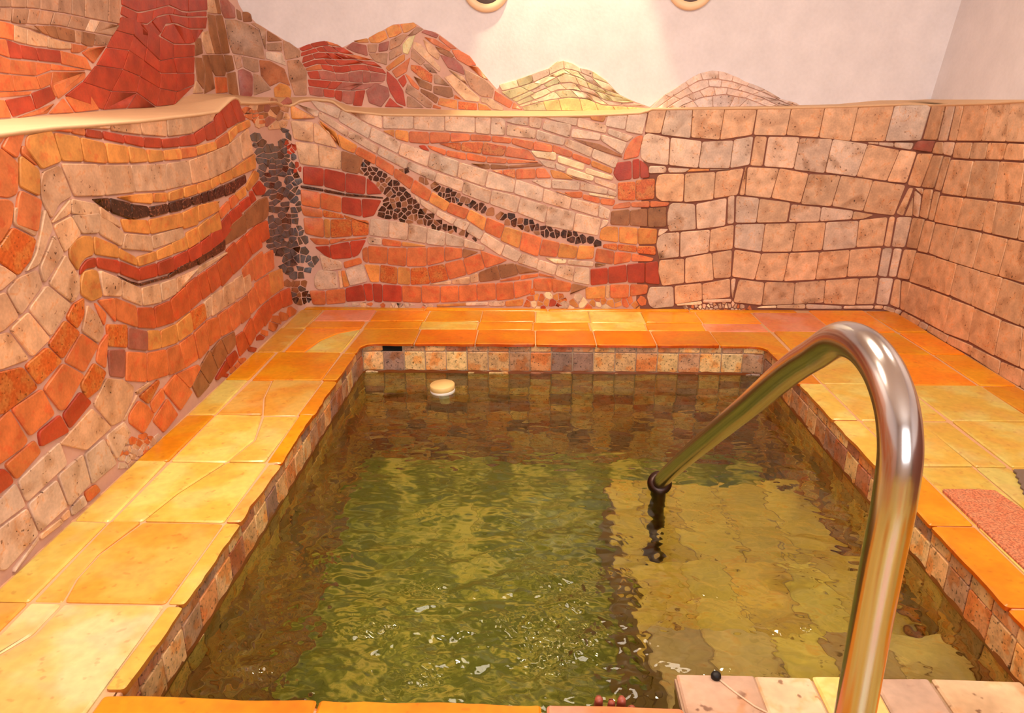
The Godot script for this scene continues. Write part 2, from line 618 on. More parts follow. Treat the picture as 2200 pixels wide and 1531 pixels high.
func build_walls() -> void:
	var front: Array = [[0.0, 1.059]] + millis(LEDGE_LEFT_FRONT) + [[4.80, 1.125], [5.0, 1.120], [5.3, 1.125], [5.44, 1.105]] + millis(LEDGE_BACK_FRONT).slice(0, -2) + millis(LEDGE_RIGHT_FRONT) + [[14.0, 1.14]]
	var back: Array = [[0.0, 1.075]] + millis(LEDGE_LEFT_BACK) + [[5.7, 1.14]] + millis(LEDGE_BACK_BACK).slice(0, -1) + [[9.0, 1.125], [9.3, 1.128], [14.6, 1.146]]
	wall_left = wall_body("wall_left", 0.0, CORNER_LEFT, front, back, "mortar")
	wall_back = wall_body("wall_back", CORNER_LEFT, 7.34, front, back, "mortar")
	wall_body("block_bed", 7.34, CORNER_RIGHT, front, back, "dark_mortar", wall_back)
	wall_right = wall_body("wall_right", CORNER_RIGHT, 14.3, front, back, "dark_mortar")
	tag(wall_left, "low mosaic wall of curving red, orange and cream stone courses beside the yellow coping", "wall", "structure")
	tag(wall_back, "low back wall with sweeping cream and orange stone bands behind the pool", "wall", "structure")
	tag(wall_right, "low wall of squared tan travertine blocks on the handrail side", "wall", "structure")
	lay(WALL_STONES, at_low, low_owner, "stone", 0.007, 0.0015, 0.010, 0.0026, "small_stones")
	# the courses run on past the picture on both sides
	for side in [[10.06, 11.6, ["t", "t", "c"], wall_right], [1.0, 2.28, ["o", "z", "v"], wall_left]]:
		for row in 7:
			var q: float = side[0]
			while q < side[1]:
				var w := rng.randf_range(0.15, 0.21)
				var p := PackedVector2Array([Vector2(q, row * 0.15), Vector2(q + w, row * 0.15), Vector2(q + w, row * 0.15 + 0.15), Vector2(q, row * 0.15 + 0.15)])
				var kind: String = side[2][rng.randi() % 3]
				var st := tool_()
				if stone(st, p, at_low, -0.004, 0.007, 0.0026, 0.0015, 0.010, tinted(kind), 3.0): put(done(st), "course_stone", M[OF_KIND[kind]], side[3])
				q += w
	lay(SHARDS, at_low, low_owner, "shard", 0.0032, 0.0024, 0.002, 0.0010, "small_shards")

# ------------------------------------------------------------------ upper walls with the mountain mosaic
func build_upper_walls() -> void:
	var plaster: Material = M["plaster"]
	var st := tool_()
	box(st, Vector3(-1.80, 0.0, -4.55), Vector3(2.60, CEILING_HEIGHT, -4.37))
	var back := put(done(st), "wall_back_upper", plaster)
	tag(back, "pink plastered upper back wall with stone mountain skyline", "wall", "structure")
	st = tool_()
	box(st, Vector3(-1.80, 0.0, -4.50), Vector3(-1.62, CEILING_HEIGHT, 1.8))
	var left := put(done(st), "wall_left_upper", plaster)
	tag(left, "upper wall above the wide ledge, faced with red stones in diagonal grid", "wall", "structure")
	# the upper wall on the right leans outward
	st = tool_()
	st.set_smooth_group(-1)
	var x0 := 2.118 - 1.127 * 0.152
	var lean := func(y: float, z: float, o: float) -> Vector3: return Vector3(x0 + y * 0.152 + o, y, z)
	var H := CEILING_HEIGHT
	var lo := 0.9
	quad(st, lean.call(lo, 1.8, 0), lean.call(lo, -4.5, 0), lean.call(H, -4.5, 0), lean.call(H, 1.8, 0))
	quad(st, lean.call(lo, -4.5, 0.18), lean.call(lo, 1.8, 0.18), lean.call(H, 1.8, 0.18), lean.call(H, -4.5, 0.18))
	quad(st, lean.call(H, 1.8, 0), lean.call(H, -4.5, 0), lean.call(H, -4.5, 0.18), lean.call(H, 1.8, 0.18))
	quad(st, lean.call(lo, -4.5, 0), lean.call(lo, 1.8, 0), lean.call(lo, 1.8, 0.18), lean.call(lo, -4.5, 0.18))
	var right := put(done(st), "wall_right_upper", plaster)
	tag(right, "plain pink plastered wall above the travertine blocks", "wall", "structure")
	# mortar beds: the red field on the left wall, then one for each mountain under the skyline
	var sky: Array = millis(SKYLINE)
	var foot: Array = [[0.0, 1.075]] + millis(LEDGE_LEFT_BACK) + [[5.7, 1.14]] + millis(LEDGE_BACK_BACK)
	var beds := [["red_field", 2.2, 5.50, left, UPPER_LEFT_STONES], ["rock_face", 5.50, 5.911, back, UPPER_CORNER_STONES], ["red_mountain", 5.911, 6.147, back, RED_MOUNTAIN], ["tall_mountain", 6.147, 6.968, back, TALL_MOUNTAIN],
		["golden_mountain", 6.968, 7.789, back, GOLD_MOUNTAIN], ["pale_mountain", 7.789, 8.597, back, PALE_MOUNTAIN]]
	for b in beds:
		st = tool_()
		var s: float = b[1]
		while s < b[2] - 0.001:
			var e := minf(s + 0.02, b[2])
			var ta := (along(sky, s) - 0.004) if s >= 5.5 else 1.70
			var tb := (along(sky, e) - 0.004) if e > 5.5 else 1.70
			var fa := along(foot, s) - 0.03
			var fb := along(foot, e) - 0.03
			st.set_smooth_group(0)
			quad(st, at_up(Vector2(s, fa), 0.005), at_up(Vector2(e, fb), 0.005), at_up(Vector2(e, tb), 0.005), at_up(Vector2(s, ta), 0.005))
			st.set_smooth_group(1)
			quad(st, at_up(Vector2(s, ta), 0.005), at_up(Vector2(e, tb), 0.005), at_up(Vector2(e, tb), -0.03), at_up(Vector2(s, ta), -0.03))
			s = e
		var bed := put(done(st), b[0], M["mortar"], b[3])
		var chosen := func(_mid: Vector2) -> Node: return bed
		lay(b[4], at_up_raised, chosen, "stone", 0.005, 0.0011, 0.005, 0.0018, "small_stones")

func at_up_raised(p: Vector2, h: float) -> Vector3: return on_path(up_path, p.x, p.y, h + 0.005)

# ------------------------------------------------------------------ rest of the room: ceiling, near wall with the window, lamps
func build_room() -> void:
	var st := tool_()
	box(st, Vector3(-1.9, CEILING_HEIGHT, -4.6), Vector3(2.9, CEILING_HEIGHT + 0.15, 1.95))
	tag(put(done(st), "ceiling", M["ceiling_paint"]), "plain off-white ceiling over the pool room", "ceiling", "structure")
	# near wall behind the camera, with a window opening
	st = tool_()
	var z0 := 1.7
	var z1 := 1.85
	box(st, Vector3(-1.8, -0.1, z0), Vector3(-0.2, CEILING_HEIGHT, z1))
	box(st, Vector3(1.5, -0.1, z0), Vector3(2.8, CEILING_HEIGHT, z1))
	box(st, Vector3(-0.2, -0.1, z0), Vector3(1.5, 0.85, z1))
	box(st, Vector3(-0.2, 2.25, z0), Vector3(1.5, CEILING_HEIGHT, z1))
	var near := put(done(st), "wall_front", M["plaster"])
	tag(near, "plain wall with a window opposite the mosaic", "wall", "structure")
	st = tool_()
	box(st, Vector3(-0.2, 0.85, 1.83), Vector3(1.5, 2.25, 1.85))
	var pane := put(done(st), "window_1", M["window_glow"])
	tag(pane, "bright daylit window opposite the mosaic", "window", "structure")
	panel_light(Vector3(0.65, 1.55, 1.69), Vector3(0, -0.15, -1), Vector2(1.6, 1.3), DAY, Color(1.0, 0.97, 0.93), "window_light")
	# recessed ceiling lamps
	var n := 0
	for l in LAMPS:
		var at: Vector3 = l[0]
		var fitting := node("ceiling_light", at)
		tag(fitting, ["round recessed ceiling lamp over the pool middle", "round recessed ceiling lamp over the yellow coping", "round recessed ceiling lamp washing the back wall", "round recessed ceiling lamp over the wide ledge", "round recessed ceiling lamp over the handrail side"][n], "lamp", "", "recessed ceiling lamps")
		n += 1
		st = tool_()
		lathe(st, [[l[1] + 0.02, 0.0], [l[1] + 0.02, -0.008], [l[1], -0.010], [l[1], 0.0]], Transform3D(Basis(), Vector3(0, 0, 0)), 32)
		put(done(st), "trim_ring", M["white_plastic"], fitting)
		st = tool_()
		lathe(st, [[0.0, -0.002], [l[1], -0.002]], Transform3D(Basis(Vector3.RIGHT, PI), Vector3(0, -0.004, 0)), 32)
		put(done(st), "lamp_lens", M["lamp_glow"], fitting)
		if l[2] > 0:
			panel_light(at + Vector3(0, -0.012, 0), Vector3.DOWN, Vector2(l[1] * 1.7, l[1] * 1.7), l[2], WARM, "ceiling_light_source")
		else:
			spot(at + Vector3(0, -0.03, 0), l[3], l[4], l[5], l[6], l[7] if l.size() > 7 else WARM, "ceiling_light_source")

# ------------------------------------------------------------------ coping and deck
var floor_: Node3D

func wavy(a: Vector2, b: Vector2, out: Vector2, amp := 0.006) -> Array:   # points from a to b, bent a little like hand-made edges
	var pts := []
	var n := maxi(2, int(a.distance_to(b) / 0.03))
	for i in n + 1:
		var p := a.lerp(b, float(i) / n)
		pts.append(p + out * amp * (wave.get_noise_2d(p.x * 100.0, p.y * 100.0) * 1.6))
	return pts

func slab(kind: String, pts: Array, parent: Node, called := "tile", top := 0.0, thick := 0.015, gap := 0.003, r := 0.008, spread := 0.10) -> void:
	var p := PackedVector2Array()
	for q in pts: p.append(Vector2(q.x, -q.y))
	var st := tool_()
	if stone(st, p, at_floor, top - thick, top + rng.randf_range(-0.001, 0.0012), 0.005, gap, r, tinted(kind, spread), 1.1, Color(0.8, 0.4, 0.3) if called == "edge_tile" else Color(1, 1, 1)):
		put(done(st), called, M[OF_KIND[kind]], parent)

func rect(x0: float, z0: float, x1: float, z1: float) -> Array:
	var j := func() -> float: return rng.randf_range(-0.004, 0.004)
	return [Vector2(x0 + j.call(), z0 + j.call()), Vector2(x1 + j.call(), z0 + j.call()), Vector2(x1 + j.call(), z1 + j.call()), Vector2(x0 + j.call(), z1 + j.call())]

func build_floor() -> void:
	wave.seed = 4
	wave.frequency = 0.06
	var st := tool_()
	var t := -0.006
	box(st, Vector3(-1.7, -0.03, -4.4), Vector3(-0.842, t, 1.75))
	box(st, Vector3(1.157, -0.03, -4.4), Vector3(2.3, t, 1.75))
	box(st, Vector3(-0.842, -0.03, -4.4), Vector3(1.157, t, -3.607))
	box(st, Vector3(-0.842, -0.03, -1.213), Vector3(1.157, t, 1.75))
	floor_ = put(done(st), "floor", M["floor_mortar"])
	tag(floor_, "yellow and orange clay tile coping and deck round the pool", "floor", "structure")
	# far side: a strip at the wall, two rows, then the edge row
	var xs := [-1.17, -0.87, -0.57, -0.27, 0.027, 0.325, 0.62, 0.925, 1.24]
	for i in 8:
		var k: String = ["n", "e", "a", "a", "q", "q", "a", "e"][i]
		slab(k, rect(xs[i], -4.2, xs[i + 1], -3.98), floor_)
		slab(["e", "a", "q", "a", "a", "q", "a", "n"][i], rect(xs[i] - 0.01, -3.975, xs[i + 1] - 0.01, -3.835), floor_)
	for a in [[-1.29, -0.6], [-0.6, 0.1], [0.1, 0.9], [0.9, 1.5]]: slab("a", rect(a[0], -4.262, a[1], -4.208), floor_)
	slab("n", rect(1.245, -4.2, 1.57, -3.84), floor_)
	slab("e", rect(1.575, -4.255, 1.885, -3.84), floor_)
	slab("e", rect(1.89, -4.25, 2.05, -3.84), floor_)
	var ex := [-0.57, -0.27, 0.027, 0.325, 0.62, 0.925]
	for i in 5:
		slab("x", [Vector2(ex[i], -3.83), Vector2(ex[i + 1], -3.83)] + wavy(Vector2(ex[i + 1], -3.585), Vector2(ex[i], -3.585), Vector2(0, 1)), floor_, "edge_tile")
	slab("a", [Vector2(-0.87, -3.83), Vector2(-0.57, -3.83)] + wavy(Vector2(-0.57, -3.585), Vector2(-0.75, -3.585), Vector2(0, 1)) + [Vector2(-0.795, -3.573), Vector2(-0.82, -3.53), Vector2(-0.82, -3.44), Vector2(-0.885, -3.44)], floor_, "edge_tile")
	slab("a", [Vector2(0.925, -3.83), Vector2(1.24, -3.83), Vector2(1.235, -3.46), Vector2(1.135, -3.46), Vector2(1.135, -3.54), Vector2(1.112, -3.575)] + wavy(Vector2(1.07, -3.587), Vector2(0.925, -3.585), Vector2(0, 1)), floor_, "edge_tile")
	# left side
	slab("j", rect(-1.30, -4.2, -1.175, -3.835), floor_)
	slab("j", rect(-1.305, -3.83, -1.175, -3.445), floor_)
	var curve := [Vector2(-0.88, -3.815), Vector2(-0.98, -3.74), Vector2(-1.04, -3.62), Vector2(-1.07, -3.445)]
	slab("e", [Vector2(-1.17, -3.83), Vector2(-0.89, -3.83)] + curve + [Vector2(-1.17, -3.445)], floor_)
	var rc := curve.duplicate()
	rc.reverse()
	slab("q", rc + [Vector2(-0.89, -3.445)], floor_)
	var zs := [-3.44, -3.06, -2.68, -2.285, -1.905, -1.535, -1.16, -0.78]
	var cuts := [[], [Vector2(-1.10, -3.06), Vector2(-1.07, -2.86), Vector2(-1.015, -2.68)], [Vector2(-1.015, -2.68), Vector2(-0.97, -2.462), Vector2(-1.002, -2.285)], [Vector2(-1.002, -2.285), Vector2(-1.072, -2.07), Vector2(-1.101, -1.905)], [Vector2(-1.101, -1.905), Vector2(-1.139, -1.742), Vector2(-1.137, -1.631), Vector2(-1.115, -1.535)], [Vector2(-1.115, -1.535), Vector2(-1.116, -1.419), Vector2(-1.19, -1.27)], []]
	var shades := ["a", "j", "q", "q", "j", "l", "l"]  # nearest rows paler: lamp glare is put into the tile colour
	for i in 7:
		var za: float = zs[i]
		var zb: float = zs[i + 1]
		slab(["a", "q", "a", "q", "q", "j", "q"][i], rect(-1.306, za, -1.20, zb), floor_)
		var jx := lerpf(-0.89, -0.866, minf(1.0, i / 3.0))
		var cut: Array = cuts[i]
		if cut.is_empty():
			slab(shades[i], rect(-1.195, za, jx, zb), floor_)
		else:
			var rev := cut.duplicate()
			rev.reverse()
			slab(shades[i], [Vector2(-1.195, za)] + cut + ([Vector2(-1.195, zb)] if cut[-1].x > -1.18 else []), floor_, "tile", 0.0, 0.015, 0.003, 0.008, 0.05)
			slab(shades[i], rev + [Vector2(jx, za), Vector2(jx, zb)] + ([Vector2(-1.195, zb)] if cut[-1].x < -1.18 else []), floor_, "tile", 0.0, 0.015, 0.003, 0.008, 0.05)
		var eb := zb if zb < -1.2 else -1.25
		if za < -1.3:
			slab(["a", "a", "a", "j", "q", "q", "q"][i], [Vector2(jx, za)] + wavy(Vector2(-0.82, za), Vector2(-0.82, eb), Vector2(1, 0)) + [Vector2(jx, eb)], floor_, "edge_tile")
	# handrail side
	var zr := [-3.83, -3.48, -3.07, -2.69, -2.31, -1.94, -1.57, -1.2, -0.8]
	for i in 8:
		var za: float = zr[i]
		var zb: float = zr[i + 1]
		slab(["a", "e", "q", "q", "q", "q", "a", "a"][i], rect(1.575, za, 1.887, zb), floor_)
		slab(["e", "a", "a", "q", "q", "a", "q", "a"][i], rect(1.892, za, 2.047, zb), floor_)
		var jx: float = [1.245, 1.235, 1.235, 1.24, 1.262, 1.262, 1.262, 1.262][i]
		if i == 3 or i == 4:
			slab("q", rect(jx + 0.003, za, 1.455, zb), floor_)
			slab("q", rect(1.46, za, 1.57, zb), floor_)
		else:
			slab(["a", "q", "q", "q", "q", "q", "a", "a"][i], rect(jx + 0.003, za, 1.57, zb), floor_)
		if i > 0 and zb < -1.1:
			slab(["a", "a", "q", "q", "a", "a", "a"][i], [Vector2(1.137, zb), Vector2(jx, zb), Vector2(jx, za)].slice(0, 0) + wavy(Vector2(1.135, zb), Vector2(1.135, za), Vector2(1, 0), 0.003) + [Vector2(jx, za), Vector2(jx, zb)], floor_, "edge_tile")
	slab("a", [Vector2(1.137, -3.455), Vector2(1.237, -3.455), Vector2(1.237, -3.485), Vector2(1.137, -3.485)], floor_, "edge_tile")
	# near edge, in front of the camera
	for a in [[-0.86, -0.42, "a"], [-0.42, 0.031, "a"]]:
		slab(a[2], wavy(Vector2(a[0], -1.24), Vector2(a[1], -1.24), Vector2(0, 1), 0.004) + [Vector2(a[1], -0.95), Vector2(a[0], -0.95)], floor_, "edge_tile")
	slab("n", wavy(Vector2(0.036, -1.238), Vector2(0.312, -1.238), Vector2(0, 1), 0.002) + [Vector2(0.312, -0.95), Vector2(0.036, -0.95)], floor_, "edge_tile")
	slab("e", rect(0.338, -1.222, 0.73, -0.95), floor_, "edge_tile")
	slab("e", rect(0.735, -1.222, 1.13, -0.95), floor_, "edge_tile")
	var z := -0.945
	while z < 1.6:
		var x := -1.19
		while x < 1.9:
			slab(["q", "a", "q"][rng.randi() % 3], rect(x, z, x + 0.376, z + 0.376), floor_)
			x += 0.38
		z += 0.38

# ------------------------------------------------------------------ pool basin
const POOL_FLOOR := -1.2

func build_pool() -> void:
	var owners := {}
	var first := 0.0
	# path: left wall from the near corner to the far one, far wall, right wall, near wall
	var corner := []
	for i in pool_path.size() - 1:
		if pool_path[i + 1][0] - pool_path[i][0] > 0.5: corner.append([pool_path[i][0], pool_path[i + 1][0]])
	var total: float = pool_path[-1][0]
	var names := ["wall_pool_left", "wall_pool_back", "wall_pool_right", "wall_pool_front"]
	var labels := ["slate tiled pool wall below the yellow coping", "slate tiled far wall of the pool with the skimmer slot", "slate tiled pool wall below the handrail side coping", "slate tiled near wall of the pool"]
	# spans: each wall takes half of each rounded corner
	var ends := []
	for i in corner.size():
		var nxt: float = corner[(i + 1) % corner.size()][0] + (total if i == corner.size() - 1 else 0.0)
		ends.append((corner[i][1] + nxt) * 0.5)
	var begin := fposmod(ends[-1], total)
	if begin > total * 0.5: begin -= total
	var skim := Vector2(-1, -1)
	for i in 4:
		var a: float = begin if i == 0 else ends[i - 1]
		var b: float = ends[i]
		var st := tool_()
		var s := a
		while s < b - 1e-4:
			var e := minf(s + 0.02, b)
			st.set_smooth_group(0)
			quad(st, pool_at(s, POOL_FLOOR - 0.02, 0), pool_at(e, POOL_FLOOR - 0.02, 0), pool_at(e, -0.008, 0), pool_at(s, -0.008, 0))
			s = e
		var w := put(done(st), names[i], M["pool_mortar"])
		tag(w, labels[i], "wall", "structure")
		owners[i] = w
		var mark := tool_()
		mark.set_smooth_group(0)
		s = a
		var edge := func(q: float) -> float: return -0.143 + 0.004 * wave.get_noise_2d(q * 60.0, 7.0) + 0.003 * sin(q * 60.0)
		while s < b - 1e-4:
			var e := minf(s + 0.012, b)
			quad(mark, pool_at(s, -0.162, 0.0068), pool_at(e, -0.162, 0.0068), pool_at(e, edge.call(e), 0.0066), pool_at(s, edge.call(s), 0.0066))
			s = e
		put(done(mark), "waterline_stain", M["stain"], w)
		# tiles
		var count := int(round((b - a) / 0.1045))
		var pitch := (b - a) / count
		var rows := [-0.004, -0.046, -0.146] if i == 1 else [-0.004, -0.064, -0.155]
		while rows[-1] > POOL_FLOOR: rows.append(rows[-1] - 0.1035)
		var number := 0
		var rest := tool_()
		var any := false
		for r in rows.size() - 1:
			for k in count:
				var s0 := a + k * pitch
				var p := PackedVector2Array([Vector2(s0, rows[r + 1]), Vector2(s0 + pitch, rows[r + 1]), Vector2(s0 + pitch, rows[r]), Vector2(s0, rows[r])])
				var mid := pool_at(s0 + pitch * 0.5, 0, 0)
				if i == 1 and r == 0 and mid.x > -0.745 and mid.x < -0.625:
					continue   # the skimmer slot
				if i == 3 and rows[r] < -0.3: continue
				var q := PackedVector2Array()
				for v in p: q.append(v + Vector2(rng.randf_range(-0.0012, 0.0012), rng.randf_range(-0.0012, 0.0012)))
				var kind: String = ["1", "2", "2", "4", "5", "3", "1", "6", "2", "4"][rng.randi() % 10]
				number += 1
				var sep := number <= 230
				var one := tool_() if sep else rest
				stone(one, q, pool_where, -0.003, 0.006, 0.0025, 0.0022, 0.006, tinted(kind, 0.14), 3.0)
				if sep: put(done(one), "tile", M["pool_tile"], w)
				else: any = true
		if any: put(done(rest), "deep_tiles", M["pool_tile"], w).set_meta("kind", "stuff")
	# skimmer slot in the far wall: a flat plate, its inner shade painted black
	var st2 := tool_()
	box(st2, Vector3(-0.737, -0.046, -3.606), Vector3(-0.632, -0.004, -3.6025))
	put(done(st2), "skimmer_slot", M["void"], owners[1])
	# floor of the pool
	var st3 := tool_()
	box(st3, Vector3(-0.84, POOL_FLOOR - 0.1, -3.605), Vector3(1.155, POOL_FLOOR, -1.215))
	var base := put(done(st3), "floor_pool", M["mottled_bottom"])
	tag(base, "olive tan tiled bottom of the pool under the water", "floor", "structure")
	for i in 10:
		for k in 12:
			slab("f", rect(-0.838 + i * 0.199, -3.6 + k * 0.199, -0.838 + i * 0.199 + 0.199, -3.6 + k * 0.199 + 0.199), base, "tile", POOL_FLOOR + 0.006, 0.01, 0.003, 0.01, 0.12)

func pool_at(s: float, v: float, h: float) -> Vector3:
	return on_path(pool_path, fposmod(s, pool_path[-1][0]), v, h)

func pool_where(p: Vector2, h: float) -> Vector3: return pool_at(p.x, p.y, h)

# ------------------------------------------------------------------ steps under the handrail
func build_steps() -> void:
	var root := node("pool_steps", Vector3(0, 0, 0))
	tag(root, "travertine tiled steps going down into the water beside the handrail", "steps")
	var levels := [[-1.215, -1.478, -0.137], [-1.478, -1.80, -0.335], [-1.80, -2.26, -0.52], [-2.26, -2.95, -0.70]]
	var left := [0.345, 0.34, 0.335, 0.33]
	for i in 4:
		var z0: float = levels[i][0]
		var z1: float = levels[i][1]
		var y: float = levels[i][2]
		var x0: float = left[i]
		var st := tool_()
		box(st, Vector3(x0, POOL_FLOOR + 0.01, z1), Vector3(1.146, y - 0.008, z0 if i == 0 else z0 + 0.01))
		var step := put(done(st), "step", M["pool_mortar"], root)
		var x := x0
		var kinds := ["c", "w", "s", "c", "w", "c", "s"] if i < 2 else ["s", "s", "s"]
		var n := 0
		while x < 1.12:
			var w := rng.randf_range(0.13, 0.19)
			if 1.146 - (x + w) < 0.08: w = 1.146 - x
			slab(kinds[n % kinds.size()], rect(x, z1 - 0.008, x + w, z0 - (0.0 if i == 0 else 0.012)), step, "tile", y, 0.01, 0.002, 0.006, 0.10)
			# riser tile
			var p := PackedVector2Array([Vector2(x, y - 0.14), Vector2(x + w, y - 0.14), Vector2(x + w, y - 0.012), Vector2(x, y - 0.012)])
			var rt := tool_()
			var front := func(q: Vector2, h: float) -> Vector3: return Vector3(q.x, q.y, z1 - h)
			var flip := PackedVector2Array()
			for q in p: flip.append(Vector2(-q.x, q.y))
			var where := func(q: Vector2, h: float) -> Vector3: return front.call(Vector2(-q.x, q.y), h)
			stone(rt, flip, where, 0.0, 0.006, 0.0025, 0.002, 0.005, tinted("t"), 3.0)
			put(done(rt), "riser_tile", M["travertine"], step)
			x += w
			n += 1

# ------------------------------------------------------------------ water
func build_water() -> void:
	var swell := noise(21, 1.3, FastNoiseLite.TYPE_SIMPLEX_SMOOTH, 2)
	var chop := noise(22, 5.0, FastNoiseLite.TYPE_SIMPLEX_SMOOTH, 3)
	var ripple := noise(23, 16.0, FastNoiseLite.TYPE_SIMPLEX_SMOOTH, 2)
	var spray := noise(24, 42.0, FastNoiseLite.TYPE_SIMPLEX_SMOOTH, 2)
	var gust := noise(25, 2.2, FastNoiseLite.TYPE_SIMPLEX_SMOOTH, 2)
	var x0 := -0.842
	var x1 := 1.157
	var z0 := -3.607
	var z1 := -1.213
	var nx := 440
	var nz := 530
	var v := PackedVector3Array()
	var idx := PackedInt32Array()
	for j in nz + 1:
		for i in nx + 1:
			var x := lerpf(x0, x1, float(i) / nx)
			var z := lerpf(z0, z1, float(j) / nz)
			# the inlet near the camera stirs the water up; it calms toward the far wall
			var stir := clampf((z + 3.2) / 1.6, 0.0, 1.0)
			var jet := exp(-pow((x + 0.08) / 0.55, 2.0) - pow((z + 1.6) / 0.30, 2.0))
			var y := swell.get_noise_2d(x, z * 1.5) * 0.006 + chop.get_noise_2d(x, z * 1.6) * (0.0018 + 0.0075 * stir + 0.006 * jet) + ripple.get_noise_2d(x, z * 1.4) * (0.0001 + 0.0005 * stir + 0.0022 * jet)
			var patch := smoothstep(0.05, 0.45, gust.get_noise_2d(x * 1.2, z * 2.0))
			y += spray.get_noise_2d(x, z * 1.3) * (0.0014 * patch * stir + 0.0040 * jet * (0.25 + patch))
			v.append(Vector3(x, WATER_LEVEL + y, z))
	for j in nz:
		for i in nx:
			var a := j * (nx + 1) + i
			idx.append_array([a, a + 1, a + nx + 2, a, a + nx + 2, a + nx + 1])
	var arrays := []
	arrays.resize(Mesh.ARRAY_MAX)
	arrays[Mesh.ARRAY_VERTEX] = v
	arrays[Mesh.ARRAY_INDEX] = idx
	var am := ArrayMesh.new()
	am.add_surface_from_arrays(Mesh.PRIMITIVE_TRIANGLES, arrays)
	var st := SurfaceTool.new()
	st.create_from(am, 0)
	st.generate_normals()
	var w := put(st, "pool_water", M["water"])
	tag(w, "rippling olive green water filling the pool", "water", "stuff")

# ------------------------------------------------------------------ handrail
func build_handrail() -> void:
	var x := 0.455
	var rail := node("handrail", Vector3(x, 0, -0.866))
	tag(rail, "polished steel handrail bending from the deck down into the water", "handrail")
	var c := Curve3D.new()
	for p in [Vector2(-0.866, 0.0), Vector2(-0.866, 0.30), Vector2(-0.865, 0.58), Vector2(-0.863, 0.685), Vector2(-0.870, 0.740), Vector2(-0.891, 0.778), Vector2(-0.932, 0.809), Vector2(-0.990, 0.825), Vector2(-1.074, 0.817), Vector2(-1.181, 0.758), Vector2(-1.52, 0.523), Vector2(-2.36, -0.085), Vector2(-2.425, -0.135)]:
		c.add_point(Vector3(0, p.y, p.x + 0.866))
	var pts := []
	var src := []
	for i in c.point_count: src.append(c.get_point_position(i))
	for i in src.size() - 1:
		var p0: Vector3 = src[maxi(i - 1, 0)]
		var p1: Vector3 = src[i]
		var p2: Vector3 = src[i + 1]
		var p3: Vector3 = src[mini(i + 2, src.size() - 1)]
		for k in 8:
			pts.append(p1.cubic_interpolate_in_time(p2, p0, p3, k / 8.0, p1.distance_to(p2), -p0.distance_to(p1), p1.distance_to(p2) + p2.distance_to(p3)) if i > 0 and i < src.size() - 2 else p1.lerp(p2, k / 8.0))
	pts.append(src[-1])
	var st := tool_()
	tube(st, pts, 0.0262, 40)
	put(done(st), "rail_tube", M["steel"], rail)
	# socket where the tube meets its leg at the water
	st = tool_()
	tube(st, [Vector3(0, -0.118, -1.535), Vector3(0, -0.124, -1.543), Vector3(0, -0.136, -1.556), Vector3(0, -0.142, -1.563)], [0.030, 0.042, 0.042, 0.032], 32)
	put(done(st), "collar", M["dark_steel"], rail).set_meta("label", "dark weathered collar at the water")
	st = tool_()
	tube(st, [Vector3(0, -0.13, -1.556), Vector3(0, -0.17, -1.562), Vector3(0, -0.30, -1.565), Vector3(0, -0.70, -1.565)], 0.0262, 32)
	put(done(st), "leg", M["dark_steel"], rail)
	st = tool_()
	lathe(st, [[0.055, 0.002], [0.055, 0.008], [0.032, 0.020], [0.0265, 0.022]], Transform3D(), 32)
	put(done(st), "floor_flange", M["steel"], rail)

